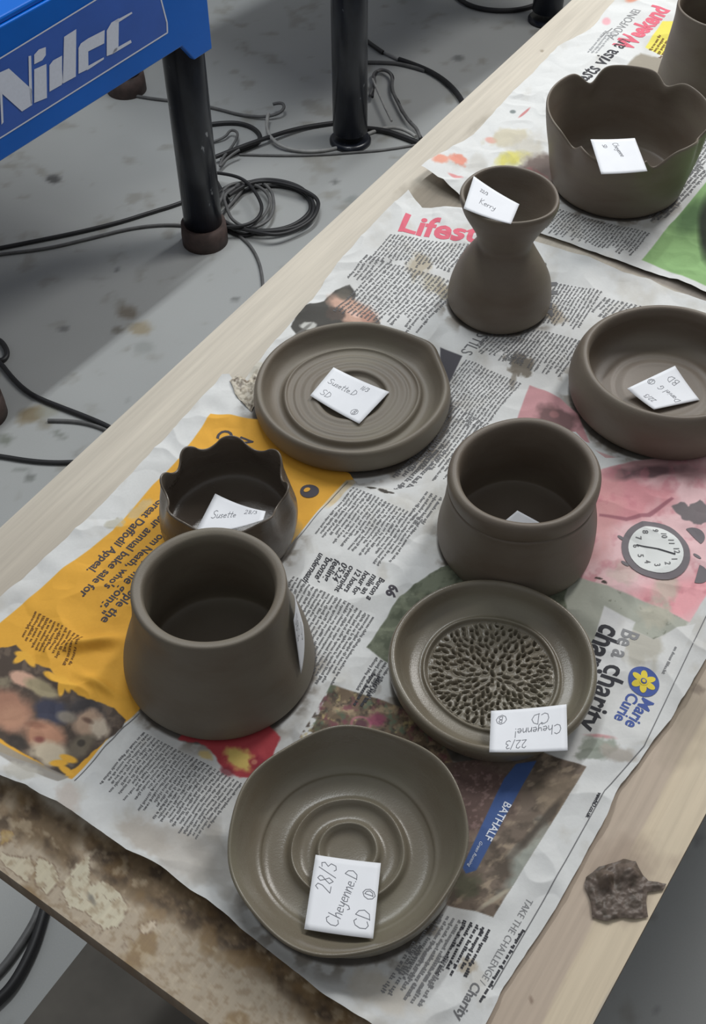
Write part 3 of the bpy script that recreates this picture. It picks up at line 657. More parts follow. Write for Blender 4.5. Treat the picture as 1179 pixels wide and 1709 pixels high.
# alarm clock picture
CG = flat('clock_grey_ink', (118, 112, 116), .8); CGL = flat('clock_face_print', (226, 228, 226), .8)
cc = at(1094, 922, .002); ex = (at(1150, 922, .002)-at(1038, 922, .002)).length/2; ey = (at(1094, 874, .002)-at(1094, 971, .002)).length/2
for (bx, by, an) in ((1157, 897, 1.1), (1163, 960, .2)):
    b = at(bx, by, .002); ngon('clock_bell', disc_world(b, .0085, .0085, 16, an-.6, -PI/2, PI/2), 1, CG, .0004)
ck = ngon('clock_case', disc_world(cc, ex, ey), 1, CG, .0006)
ngon('clock_face', disc_world(cc, ex*.80, ey*.80), 1, CGL, .0009, ck)
for (x, y) in ((1037, 900), (1043, 943), (1163, 932)): b = at(x, y, .002); ngon('clock_foot', disc_world(b, .0035, .0015, 10, -.8), 1, CG, .0004, ck)
for t, x, y in (('12', 1128, 924), ('11', 1119, 909), ('10', 1107, 899), ('9', 1093, 891), ('8', 1076, 893), ('7', 1065, 902), ('6', 1061, 914), ('5', 1069, 930), ('4', 1080, 941), ('3', 1096, 948), ('2', 1113, 946), ('1', 1124, 938)):
    V, Fc = glyphs(t, .01, 0); w = max(v[0] for v in V); P0 = at(x, y, .002); s = .0062
    P = [(P0.x + (v[1]-.33)*s, P0.y - (v[0]-w/2)*s) for v in V]; drape('clock_numeral', P, Fc, 1, INK, .0012, ck)
def stroke_flat(name, a, b, w, mat, sheet, off, parent=None):
    a = at(*a, .002); b = at(*b, .002); d = (b-a).normalized(); n = Vector((-d.y, d.x, 0))*w/2
    return drape(name, [a-n, b-n, b+n, a+n], [(0, 1, 2, 3)], sheet, mat, off, parent)
stroke_flat('clock_hand', (1097, 921), (1126, 931), .0012, INKB, 1, .0013, ck); stroke_flat('clock_hand', (1062, 912), (1097, 921), .0010, INKB, 1, .0013, ck)
for a, b in (((581, 804), (470, 928)), ((232, 1190), (126, 1308)), ((1250, 880), (1075, 1247)), ((1075, 1247), (1009, 1322)), ((1009, 1322), (904, 1510)), ((904, 1510), (821, 1652))):
    stroke_flat('rule', a, b, .0006, INK, 1, .0003)
# sheet 2
headline('Lifestyle', (662, 386), (866, 420), 2, INKP, .03, 0, 1.15)
columns(2, [((800, 414), (766, 458), (652, 392), 20), ((768, 472), (690, 560), (640, 436), 17), ((632, 432), (600, 470), (612, 425), 4), ((1003, 487), (962, 550), (918, 470), 13), ((1076, 512), (1050, 540), (1010, 497), 9),
            ((973, 570), (930, 630), (880, 545), 14), ((898, 572), (862, 612), (822, 548), 12), ((868, 640), (800, 722), (778, 602), 15), ((815, 712), (735, 818), (745, 668), 12), ((742, 750), (660, 832), (728, 722), 4),
            ((900, 470), (905, 560), (800, 470), 3), ((1180, 800), (1100, 830), (1160, 760), 5)], INK)
headline('STILS', (800, 552), (768, 588), 2, INK, .0)
# sheet 3
headline('oasts visa an', (968, 150), (1052, 72), 3, INKB, .015); headline('Weekend', (1052, 86), (1118, 20), 3, INKP, .04, 0, 1.1)
headline('ADDVFONEI', (1024, 70), (1070, 22), 3, INKL, .0); stroke_flat('rule', (1003, 66), (1022, 50), .0012, INKL, 3, .0003)
columns(3, [((1082, 392), (1048, 430), (935, 350), 24), ((1179, 290), (1092, 380), (1150, 250), 8), ((1230, 210), (1150, 300), (1200, 180), 8)], INK)
columns(3, [((1100, 62), (1082, 88), (1118, 72), 4)], INKBR); columns(3, [((1020, 60), (990, 95), (1010, 55), 3)], flat('faint_ink', (180, 182, 184), .8))

# ------------------------------------------------------------------ clay pots
def smooth_profile(P, n=5):
    """Catmull-Rom through the (r, z) points"""
    out = []
    for k in range(len(P)-1):
        p0 = P[max(0, k-1)]; p1 = P[k]; p2 = P[k+1]; p3 = P[min(len(P)-1, k+2)]
        for q in range(n):
            t = q/n; t2 = t*t; t3 = t2*t
            out.append(tuple(.5*((2*p1[i]) + (-p0[i]+p2[i])*t + (2*p0[i]-5*p1[i]+4*p2[i]-p3[i])*t2 + (-p0[i]+3*p1[i]-3*p2[i]+p3[i])*t3) for i in (0, 1)))
    out.append(P[-1]); return out
def lathe(name, prof, key, mat, warp=None, seg=144, sub=5, wob=.0006, seed=1, parent=None, loc=None):
    P = smooth_profile(prof, sub); n = len(P)
    th = np.arange(seg)/seg*2*PI; R = np.array([max(p[0], 0) for p in P]); Z = np.array([p[1] for p in P]); S_ = np.arange(n)/(n-1)
    T, RR = np.meshgrid(th, R); _, ZZ = np.meshgrid(th, Z); _, SS = np.meshgrid(th, S_)
    zz = ZZ.copy(); rr = RR.copy()
    rr = rr + wob*(np.sin(2*T+seed)+.6*np.sin(3*T+seed*2.1)+.5*np.sin(5*T+ZZ*120+seed))*np.clip(RR/.03, 0, 1)
    rr = rr + .00009*np.sin(SS*n*.45+T)*np.clip(RR/.02, 0, 1)
    if warp: rr, zz = warp(T, rr, zz, SS)
    V = np.stack([rr*np.cos(T), rr*np.sin(T), zz], -1).reshape(-1, 3)
    i = np.arange(n*seg).reshape(n, seg); j = np.roll(i, -1, 1)
    Q = np.stack([i[:-1], j[:-1], j[1:], i[1:]], -1).reshape(-1, 4)
    o = fast_mesh(name, V, Q, mat, parent, None, True)
    o.location = loc if loc else (POTS[key][0], POTS[key][1], POT_Z)
    import bmesh
    bm = bmesh.new(); bm.from_mesh(o.data); bmesh.ops.remove_doubles(bm, verts=bm.verts, dist=1e-6); bmesh.ops.recalc_face_normals(bm, faces=bm.faces); bm.to_mesh(o.data); bm.free()
    return o
# A tall pot with flared foot
oA = lathe('clay_pot', [(0, 0), (.03, 0), (.0600, 0), (.0640, .0012), (.0655, .006), (.0640, .018), (.0600, .033), (.0548, .050), (.0518, .064), (.0508, .074), (.0503, .0820), (.0498, .0846), (.0482, .0856), (.0455, .0852), (.0432, .0838), (.0421, .0800), (.0422, .074), (.0435, .055), (.046, .03), (.048, .014), (.045, .009), (.03, .0075), (0, .007)], 'A', CLAY, wob=.0004, seed=2)
tag(oA, 'tall straight-necked clay pot with thick flat rim and flared foot', 'pot')
# B squat pot with double lip
oB = lathe('clay_pot', [(0, 0), (.03, 0), (.0545, 0), (.0575, .0015), (.0590, .007), (.0592, .016), (.0575, .030), (.0552, .044), (.0540, .054), (.0538, .059), (.0528, .0605), (.0540, .0625), (.0546, .068), (.0540, .0735), (.0518, .0762), (.0490, .0762), (.0468, .0740), (.0458, .068), (.0460, .055), (.048, .035), (.050, .014), (.047, .009), (.03, .0075), (0, .007)], 'B', CLAYR,
    warp=lambda T, r, z, s: (r*(1+.02*np.cos(2*(T-.4))*np.clip(z/.07, 0, 1)), z + .0012*np.sin(T+1)*np.clip(z/.07, 0, 1)), wob=.0007, seed=5)
tag(oB, 'squat wide-mouthed clay pot with a grooved rounded lip, behind the pecked dish', 'pot')
# C pecked dish
def warpC(T, r, z, s): return r, z + .0006*np.sin(2*T)*np.clip(r/.06, 0, 1)
oC = lathe('clay_dish', [(0, 0), (.03, 0), (.058, 0), (.0635, .0015), (.0668, .006), (.0690, .012), (.0702, .0175), (.0698, .0212), (.0680, .0232), (.0655, .0226), (.0636, .0195), (.0610, .0145), (.0570, .0105), (.0520, .0088), (.0480, .0082), (.0462, .0098), (.0448, .0096), (.0436, .0072), (.0420, .0066)], 'C', CLAYW, warp=warpC, seed=3)
tag(oC, 'shallow round clay dish with a centre covered in small pecked gouges', 'dish')
def pecked():
    st = .00055; g = np.arange(-.0436, .0437, st); X, Y = np.meshgrid(g, g); rad = np.hypot(X, Y)
    Z = np.full(X.shape, .0068)+.0005*fbm(X*150, Y*150, 3, 3)
    r = random.Random(5); pts = []
    tries = 0
    while len(pts) < 250 and tries < 30000:
        tries += 1
        a = r.random()*2*PI; q = .0405*math.sqrt(r.random()); x, y = q*math.cos(a), q*math.sin(a)
        if all((x-p[0])**2+(y-p[1])**2 >.0040**2 for p in pts): pts.append((x, y))
    for (x, y) in pts:
        a = math.atan2(y+.004, x-.002) + r.uniform(-.65, .65); ln = r.uniform(.0016, .0027); wd = r.uniform(.0008, .0012); dp = r.uniform(.0030, .0046)
        dx, dy = X-x, Y-y; w = (np.abs(dx) < .006) & (np.abs(dy) < .006)
        u = (dx*math.cos(a)+dy*math.sin(a))[w]; v = (-dx*math.sin(a)+dy*math.cos(a))[w]
        d = np.sqrt((u/ln)**2+(v/wd)**2)
        Z[w] -= dp*np.clip(1.25-d, 0, 1)
        Z[w] += .0013*np.exp(-(((u-ln*1.25)/.0007)**2+(v/.0011)**2)) + .0005*np.exp(-((d-1.6)/.35)**2)
    Z = np.where(rad > .0425, .0068, Z)
    ins = rad < .0434; cell = ins[:-1, :-1] & ins[1:, :-1] & ins[:-1, 1:] & ins[1:, 1:]
    use = np.zeros(X.shape, bool)
    for a, b in ((slice(None, -1), slice(None, -1)), (slice(1, None), slice(None, -1)), (slice(None, -1), slice(1, None)), (slice(1, None), slice(1, None))): use[a, b] |= cell
    idx = -np.ones(X.shape, int); idx[use] = np.arange(use.sum()); i = idx
    Q = np.stack([i[:-1, :-1][cell], i[:-1, 1:][cell], i[1:, 1:][cell], i[1:, :-1][cell]], 1)
    o = fast_mesh('pecked_center', np.stack([X[use], Y[use], Z[use]], 1), Q, CLAYW, oC, None, True)
    o['label'] = 'centre of the dish roughened with small gouges'
pecked()
# D hourglass pot
def warpD(T, r, z, s): return r*(1+.012*np.sin(3*T+z*90)), z
oD = lathe('clay_pot', [(0, 0), (.03, 0), (.0430, 0), (.0458, .0015), (.0468, .006), (.0462, .016), (.0430, .030), (.0372, .044), (.0300, .056), (.0252, .064), (.0246, .069), (.0270, .076), (.0325, .088), (.0382, .099), (.0408, .106), (.0420, .1108), (.0417, .1135), (.0404, .1145), (.0385, .1135), (.0362, .108), (.0325, .098), (.0270, .087), (.021, .078), (.014, .073), (0, .0715)], 'D', CLAYR, warp=warpD, seed=4)
tag(oD, 'small hourglass-shaped clay pot with a narrow waist', 'pot')
# E plate
def bumpang(T, c, w): d = (T-c+PI) % (2*PI)-PI; return np.exp(-(d/w)**2)
def warpE(T, r, z, s):
    k = np.clip((r-.06)/.02, 0, 1); sp = bumpang(T, .62, .16)
    return r + .0042*sp*k - .0018*bumpang(T, 1.1, .2)*k - .001*bumpang(T, .2, .2)*k, z + .0006*np.sin(T*2)*k
oE = lathe('clay_plate', [(0, 0), (.04, 0), (.074, 0), (.0795, .0015), (.0818, .006), (.0820, .012), (.0814, .0175), (.0798, .0212), (.0775, .0226), (.0748, .0212), (.0725, .0165), (.0690, .0110), (.0650, .0080), (.0618, .0072), (.0590, .0082), (.0572, .0114), (.0555, .0122), (.0535, .0106), (.0500, .0098), (.0472, .0104), (.0440, .0098), (.0395, .0104), (.0360, .0098), (.0320, .0106), (.0290, .0100), (.0272, .0076), (.024, .0062), (.012, .006), (0, .006)], 'E', CLAY, warp=warpE, seed=6)
tag(oE, 'round clay plate with concentric rings and a small pinched corner in its rim', 'plate')
# F bowl
def warpF(T, r, z, s):
    k = np.clip((z-.012)/.02, 0, 1)*np.clip((r-.05)/.02, 0, 1)
    return r + k*(.0022*np.sin(T*3+.6)*.5 + .0015*np.cos(T*7+1)*.5 + .002*np.cos(2*(T-.9))), z + k*(.0035*np.sin(T+.2)+.0012*np.sin(T*5))
oF = lathe('clay_bowl', [(0, 0), (.03, 0), (.056, 0), (.0620, .0015), (.0655, .006), (.0680, .014), (.0700, .022), (.0716, .0288), (.0718, .0312), (.0708, .0322), (.0694, .0312), (.0672, .0275), (.0640, .0215), (.0600, .0155), (.0560, .0115), (.0530, .0100), (.0515, .0080), (.0480, .0066), (.0420, .0062), (.0375, .0068), (.0352, .0095), (.0338, .0110), (.0320, .0098), (.0290, .0068), (.0240, .0060), (.0205, .0072), (.0186, .0104), (.0172, .0112), (.0155, .0096), (.0125, .0066), (.006, .0058), (0, .0056)], 'F', CLAYW, warp=warpF, seed=8, wob=.0005)
tag(oF, 'wide clay bowl with raised concentric rings inside, nearest the camera', 'bowl')
# G bowl
def warpG(T, r, z, s): k = np.clip(z/.04, 0, 1); return r*(1+.012*np.cos(2*(T-.5))*k), z + .001*np.sin(T+2)*k
oG = lathe('clay_bowl', [(0, 0), (.03, 0), (.068, 0), (.0735, .0015), (.0765, .007), (.0778, .016), (.0772, .026), (.0750, .034), (.0722, .0400), (.0695, .0428), (.0668, .0428), (.0648, .0405), (.0640, .036), (.0645, .028), (.0630, .018), (.0580, .0115), (.0500, .0092), (.0430, .0098), (.0385, .0090), (.0330, .0096), (.0280, .0088), (.018, .008), (0, .0075)], 'G', CLAYR, warp=warpG, seed=9)
tag(oG, 'wide deep clay bowl with a thick rolled-in rim at the right edge', 'bowl')
# H scalloped bowl
def angs(key, pts, z):
    cx, cy, _ = POTS[key]; return [math.atan2(at(x, y, z).y-cy, at(x, y, z).x-cx) for x, y in pts]
HN = angs('H', [(991, 152), (1110, 158), (1150, 240), (978, 240), (1086, 266), (1030, 268)], .068)
HD = [.013, .008, .007, .013, .017, .016]
def warpH(T, r, z, s):
    k = np.clip((z-.030)/.045, 0, 1)**1.5; out = np.zeros_like(T); dn = np.zeros_like(T); up = 0
    for q, (a, d) in enumerate(zip(HN, HD)):
        b = bumpang(T, a, .15 if q < 5 else .42); dn = np.maximum(dn, d*b); out = np.maximum(out, b if q < 5 else b*.1)
    return r - .0060*out*k + .0015*k, z - dn*k + .0015*np.cos(T-1.6)*k
oH = lathe('clay_bowl', [(0, 0), (.03, 0), (.058, 0), (.0628, .0015), (.0655, .006), (.0685, .018), (.0718, .034), (.0745, .052), (.0765, .068), (.0778, .0785), (.0778, .0812), (.0768, .0824), (.0755, .0812), (.0742, .076), (.0722, .064), (.0698, .050), (.0672, .034), (.0640, .020), (.0600, .012), (.0540, .0085), (.03, .0075), (0, .007)], 'H', CLAYR, warp=warpH, seed=10, seg=240)
tag(oH, 'large clay bowl whose rim is pulled into five big petal lobes', 'bowl')
# I small scalloped pot
def warpI(T, r, z, s):
    k = np.clip((z-.022)/.028, 0, 1)**1.3; w = np.cos(8*T+.6+.5*np.sin(T*2+1)); w = np.sign(w)*np.abs(w)**.8
    return r + .0024*w*k, z + .0034*w*k*(1+.3*np.sin(T*3))
oI = lathe('clay_pot', [(0.0, 0), (0.0286, 0), (0.0439, 0), (0.0478, 0.0015), (0.0506, 0.007), (0.0523, 0.0155), (0.052, 0.0258), (0.0501, 0.0344), (0.0476, 0.0421), (0.0462, 0.0486), (0.046, 0.0506), (0.0451, 0.0513), (0.0443, 0.0504), (0.0447, 0.0464), (0.046, 0.0396), (0.0479, 0.031), (0.0485, 0.0224), (0.0468, 0.0129), (0.042, 0.0095), (0.0286, 0.008), (0.0, 0.0075)], 'I', CLAYD, warp=warpI, seed=11, seg=240)
tag(oI, 'small dark clay pot with a fluted pie-crust rim, tucked behind the tall flared-foot pot', 'pot')
# J pot at the top right
oJ = lathe('clay_pot', [(0, 0), (.03, 0), (.048, 0), (.0520, .0015), (.0540, .006), (.0545, .02), (.0525, .042), (.0500, .065), (.0490, .085), (.0490, .096), (.0486, .0985), (.0474, .0995), (.0460, .0985), (.0450, .094), (.0450, .080), (.046, .05), (.048, .02), (.045, .010), (.03, .008), (0, .0075)], 'J', CLAYR, seed=12)
tag(oJ, 'tall clay pot cut off by the top right corner, its thin rim open', 'pot')

# ------------------------------------------------------------------ handwritten notes
G = {  # stroke glyphs, unit em, x-height .5
'C': ([[(.6, .85), (.4, 1), (.15, .85), (.05, .5), (.15, .12), (.4, 0), (.65, .15)]], .75), 'D': ([[(.1, 0), (.12, 1), (.45, .85), (.62, .5), (.45, .12), (.05, .0)]], .75),
'S': ([[(.55, .9), (.3, 1), (.08, .8), (.2, .55), (.48, .4), (.5, .12), (.25, 0), (.02, .12)]], .65), 'B': ([[(.1, 0), (.1, 1), (.4, .95), (.48, .75), (.3, .55), (.12, .52), (.45, .42), (.52, .2), (.35, .02), (.08, 0)]], .65),
'K': ([[(.1, 1), (.1, 0)], [(.5, .95), (.12, .45), (.55, 0)]], .62), 'G': ([[(.55, .9), (.3, 1), (.06, .6), (.15, .1), (.45, .05), (.55, .4), (.35, .42)]], .68),
'h': ([[(.08, 1), (.08, 0), (.1, .35), (.3, .5), (.4, .35), (.42, 0)]], .5), 'e': ([[(.05, .28), (.38, .3), (.32, .48), (.15, .48), (.04, .25), (.15, .02), (.4, .08)]], .46),
'y': ([[(.05, .5), (.12, .15), (.3, .15), (.38, .5)], [(.38, .5), (.34, -.2), (.15, -.35), (.02, -.2)]], .46), 'n': ([[(.06, .5), (.06, 0), (.1, .35), (.28, .5), (.36, .35), (.38, 0)]], .46),
'.': ([[(.08, .0), (.12, .04)]], .22), '2': ([[(.05, .8), (.2, 1), (.42, .9), (.4, .6), (.05, .02), (.5, .05)]], .58), '8': ([[(.4, .9), (.2, 1), (.08, .8), (.25, .55), (.45, .3), (.3, 0), (.08, .2), (.25, .52), (.42, .75), (.4, .9)]], .55),
'/': ([[(.05, -.1), (.4, 1.1)]], .45), '3': ([[(.05, .92), (.3, 1), (.4, .8), (.2, .55), (.45, .4), (.4, .08), (.15, 0), (.02, .12)]], .55), '1': ([[(.15, 1), (.15, 0)]], .3),
'u': ([[(.05, .5), (.06, .1), (.2, 0), (.35, .15), (.38, .5), (.38, 0)]], .46), 's': ([[(.35, .45), (.15, .5), (.08, .35), (.32, .2), (.28, .02), (.04, .05)]], .42), 't': ([[(.2, .95), (.18, .05), (.32, .02)], [(.02, .6), (.38, .62)]], .4),
'o': ([[(.2, .5), (.05, .25), (.2, 0), (.38, .25), (.2, .5)]], .45), 'a': ([[(.35, .45), (.15, .5), (.04, .2), (.2, 0), (.36, .2), (.36, .5), (.4, 0)]], .48), 'i': ([[(.1, .5), (.1, 0)], [(.1, .72), (.12, .75)]], .24),
'l': ([[(.1, 1), (.1, 0)]], .24), 'r': ([[(.06, .5), (.07, 0), (.1, .35), (.3, .5)]], .36), '!': ([[(.1, 1), (.1, .3)], [(.1, .05), (.12, .0)]], .25),
'O': ([[(.5, 1.25), (.05, 1.0), (-.15, .5), (.05, 0), (.5, -.25), (.95, 0), (1.15, .5), (.95, 1.0), (.5, 1.25)]], 1.2), ' ': ([], .35)}
def note(corners, zs, label, texts, bend=0., name='paper_note', twist=0., extra=None):
    """corners: photo pixels in order TL TR BR BL; zs: their heights; texts: (string, u, v, size, angle) in note units"""
    C3 = [at(x, y, z) for (x, y), z in zip(corners, zs)] if extra is None else extra
    ctr = sum(C3, Vector())/4; nrm = ((C3[1]-C3[3]).cross(C3[0]-C3[2])).normalized()
    if nrm.z < 0: nrm = -nrm
    def Sf(u, v, off=0):
        p = C3[0]*(1-u)*(1-v) + C3[1]*u*(1-v) + C3[2]*u*v + C3[3]*(1-u)*v
        b = bend*(4*(u-.5)**2-.4) + twist*((u-.5)*(v-.5)*4)
        return p + nrm*(b+off) - ctr
    n = 12; V = []; Fc = []; th = .00022
    for o in (0, -th):
        for j in range(n+1):
            for i in range(n+1): V.append(Sf(i/n, j/n, o))
    M = (n+1)**2
    for j in range(n):
        for i in range(n):
            a = j*(n+1)+i; Fc.append((a, a+1, a+n+2, a+n+1)); Fc.append((M+a, M+a+n+1, M+a+n+2, M+a+1))
    for i in range(n):
        for a, b in ((i, i+1), (n*(n+1)+i+1, n*(n+1)+i), ((i+1)*(n+1), i*(n+1)), (i*(n+1)+n, (i+1)*(n+1)+n)): Fc.append((b, a, M+a, M+b))
    o = mesh(name, V, Fc, NOTE, None, True); o.location = ctr; tag(o, label, 'note', 'handwritten notes on the pots')
    wu = ((C3[1]-C3[0]).length + (C3[2]-C3[3]).length)/2; wv = ((C3[3]-C3[0]).length + (C3[2]-C3[1]).length)/2
    HV = []; HF = []
    for (t, u0, v0, sz, ang) in texts:
        HV = []; HF = []; sz *= 1.28
        ca, sa = math.cos(math.radians(ang)), math.sin(math.radians(ang)); x = 0
        for ch in t:
            st, adv = G.get(ch, ([], .4))
            for s in st:
                pts = []
                for (gx, gy) in s:
                    X = (x+gx+gy*.12)*sz; Y = gy*sz
                    pts.append(Vector(((X*ca-Y*sa)/1000, (X*sa+Y*ca)/1000)))
                fine = []
                for a, b in zip(pts[:-1], pts[1:]): fine += [a.lerp(b, q/3) for q in range(3)]
                fine.append(pts[-1]); w = .00021
                for a, b in zip(fine[:-1], fine[1:]):
                    d = (b-a); 
                    if d.length < 1e-7: continue
                    d.normalize(); nn = Vector((-d.y, d.x))*w; a2 = a-d*w*.5; b2 = b+d*w*.5; k = len(HV)
                    for p in (a2-nn, b2-nn, b2+nn, a2+nn): HV.append(Sf(min(max(u0+p.x/wu, .01), .99), min(max(v0-p.y/wv, .01), .99), .00012))
                    HF.append((k, k+1, k+2, k+3))
            if ch != 'O': x += adv
            else: x += .3
        if HV: mesh('handwriting', HV, HF, PENCIL, o)
    return o
# size in mm; angle in degrees, 0 = left to right in the photo
note([(527, 1427), (636, 1441), (623, 1567), (508, 1551)], [.0135, .0135, .0205, .0205], 'white note reading upwards in the wide ringed bowl nearest the camera',
     [('28/3', .30, .50, 7.5, 84), ('Cheyenne.D', .46, .93, 6.2, 76), ('CD', .90, .92, 7, 82), ('OD', .93, .50, 4.0, 84)], .0006)
note([(820, 1187), (946, 1176), (948, 1253), (817, 1256)], [.0205, .0255, .0270, .0262], 'upside-down white note laid over the rim of the pecked dish',
     [('CD', .78, .14, 6.5, 182), ('OB', .20, .16, 4.0, 180), ('Cheyenne!', .93, .42, 5.6, 183), ('22/3', .48, .72, 5.0, 183)], .0008)
note([(557, 614), (650, 655), (600, 708), (518, 661)], [.0145, .0138, .0140, .0148], 'white note in the middle of the pinched-rim plate',
     [('Susette.D', .08, .46, 5.2, 1), ('SD', .10, .82, 5.6, 0), ('OB', .74, .86, 3.6, 0), ('11/3', .58, .22, 3.6, 0)], .0012)
note([(1127, 611), (1168, 668), (1092, 684), (1047, 649)], [.0165, .0125, .0145, .0185], 'white note lying inside the deep bowl with the thick rolled-in rim',
     [('BD', .42, .10, 5.6, 200), ('OD', .16, .50, 3.4, 200), ('Daniel G', .92, .36, 4.6, 190), ('22/3', .70, .76, 3.8, 190)], .0008)
note([(791, 295), (867, 342), (853, 375), (774, 349)], [.1205, .1160, .1165, .1195], 'white note leaning in the mouth of the hourglass pot',
     [('Kerry', .25, .66, 5.6, 0), ('22/3', .2, .3, 2.8, 0)], .0012)
note([(986, 233), (1060, 231), (1081, 286), (1004, 291)], [.0815, .0815, .0775, .0790], 'white note balanced on the front rim of the petal-lobed bowl',
     [('Cheyenne', .45, .12, 4.2, -78), ('SD', .22, .16, 3.0, -80)], .0006)
note([(361, 828), (444, 854), (441, 872), (325, 892)], [.022, .040, .042, .030], 'creased white note inside the dark pie-crust-rimmed pot',
     [('Susette', .12, .60, 5.0, 8), ('28/3', .62, .35, 4.6, 6)], .0025, twist=.001)
note([(864, 852), (912, 878), (880, 905), (830, 880)], [.030, .026, .020, .024], 'white note lying in the shaded bottom of the squat pot', [], .0)

# note on the side of A, following its neck
ax, ay, _ = POTS['A']
def An(deg, r, z): a = math.radians(deg); return Vector((ax+r*math.cos(a), ay+r*math.sin(a), z+POT_Z))
note(None, None, 'narrow-looking white note stuck to the outer wall of the tall flared-foot pot', [('28/3', .60, .10, 5.5, -85), ('CD', .25, .55, 5.5, -85)], -.0015,
     extra=[An(4, .0545, .076), An(-14, .0565, .066), An(-26, .0650, .026), An(-1, .0600, .043)])

# ------------------------------------------------------------------ clay smear on the table
CL = [(978, 1466), (1000, 1448), (1026, 1442), (1040, 1436), (1060, 1440), (1072, 1462), (1082, 1472), (1112, 1476), (1106, 1486), (1080, 1490), (1078, 1506), (1082, 1532), (1060, 1536), (1040, 1534), (1012, 1541), (988, 1532), (985, 1500), (975, 1480)]
def clz(X, Y):
    PX, PY = pix(X, Y, 0.); m = polymask(PX, PY, CL, 16)
    z = .0002 + m*.0028*(.4+1.1*fbm(PX/9, PY/9, 55, 4)) + .009*np.exp(-((PX-1010)**2+(PY-1474)**2)/150) + .006*np.exp(-((PX-1046)**2+(PY-1462)**2)/260) - .004*np.exp(-((PX-1022)**2+(PY-1475)**2)/60)
    return z
def clc(X, Y):
    PX, PY = pix(X, Y, 0.); C = np.tile(np.array([104., 91., 82.]), (len(X), 1)); return mixc(C, speckle(PX, PY, 12, 5, .5), (76, 66, 56), .7)
o = poly_sheet('clay_lump', CL, .0006, clz, clc, CLAYP, None, 0., .0012, 9)
tag(o, 'flattened brown lump of clay stuck near the right edge of the table', 'clay')
# dried scrap of clay beside the plate
SC = [(384, 640), (398, 632), (414, 640), (424, 628), (436, 634), (434, 656), (428, 676), (420, 690), (404, 676), (392, 662)]
def scz(X, Y):
    PX, PY = pix(X, Y, 0.); m = polymask(PX, PY, SC, 12); return paper_z(X, Y, 1) + .0004 + m*(.0005+.0055*np.clip(fbm(PX/7, PY/7, 155, 4)-.3, 0, 1))
def scc(X, Y):
    PX, PY = pix(X, Y, 0.); C = np.tile(np.array([196., 188., 172.]), (len(X), 1)); C = mixc(C, speckle(PX, PY, 8, 15, .5), (150, 138, 120), .8); return mixc(C, speckle(PX, PY, 6, 25, .62), (96, 84, 72), .8)
o = poly_sheet('clay_scrap', SC, .0006, scz, scc, CLAYP, None, 0., .0016, 19)
tag(o, 'pale crumbly scrap of dried clay against the left side of the round plate', 'clay')

# ------------------------------------------------------------------ pottery wheels behind
BLUE = flat('blue_enamel', (0, 98, 196), .28, .04, 0, 8); BLUEL = flat('blue_badge_panel', (58, 98, 184), .3, .04, 0, 12)
WHITEP = flat('white_enamel_lettering', (214, 220, 234), .5, .015, 0, 200); BLK, _nt, _b = new_mat('black_enamel_tube')
_b.inputs['Roughness'].default_value = .28; _nz = noise(_nt, 55, 5, coords(_nt, (1, 1, .45)), .6)
_nt.links.new(ramp(_nt, _nz.outputs['Fac'], [(.35, (18, 21, 30)), (.66, (30, 34, 44)), (.70, (150, 152, 156))]), _b.inputs['Base Color'])
RUB = flat('brown_rubber_foot', (74, 60, 56), .7, .15, 0, 60); MOTOR = flat('dark_motor_housing', (66, 62, 60), .7, .1)
z_bot = -.352
f1 = at(343, 402, FLOOR)
for _k in range(60):
    _a = at(0, 270, z_bot); _b = at(294, 84, z_bot); _w = (_b-_a).normalized()
    if (f1-_a).dot(Vector((_w.y, -_w.x, 0))) < -.050: break
    z_bot += .004
q0 = at(0, 270, z_bot); q1 = at(294, 84, z_bot); wd = (q1-q0).normalized(); wn = Vector((wd.y, -wd.x, 0))      # wn faces the table
def wp(px, py, off=0): return on_plane(px, py, q0, wn) + wn*off
ztop = wp(0, 45).z
end_t = (wp(352, 50)-q0).dot(wd)
def tube(name, p, r, z0, z1, mat, parent, n=40, r2=None, cap=True):
    r2 = r2 or r; V = []; 
    prof = [(r, z0), (r, z0+(z1-z0)*.5), (r2, z1)]
    for rr, z in prof: V += [(p[0]+rr*math.cos(2*PI*k/n), p[1]+rr*math.sin(2*PI*k/n), z) for k in range(n)]
    Fc = [(a*n+k, a*n+(k+1) % n, (a+1)*n+(k+1) % n, (a+1)*n+k) for a in range(2) for k in range(n)]
    Fc += [tuple(range(n))[::-1], tuple(range(2*n, 3*n))]
    o = mesh(name, V, Fc, mat, parent); 
    o.data.polygons.foreach_set('use_smooth', [len(f) == 4 for f in Fc]); return o
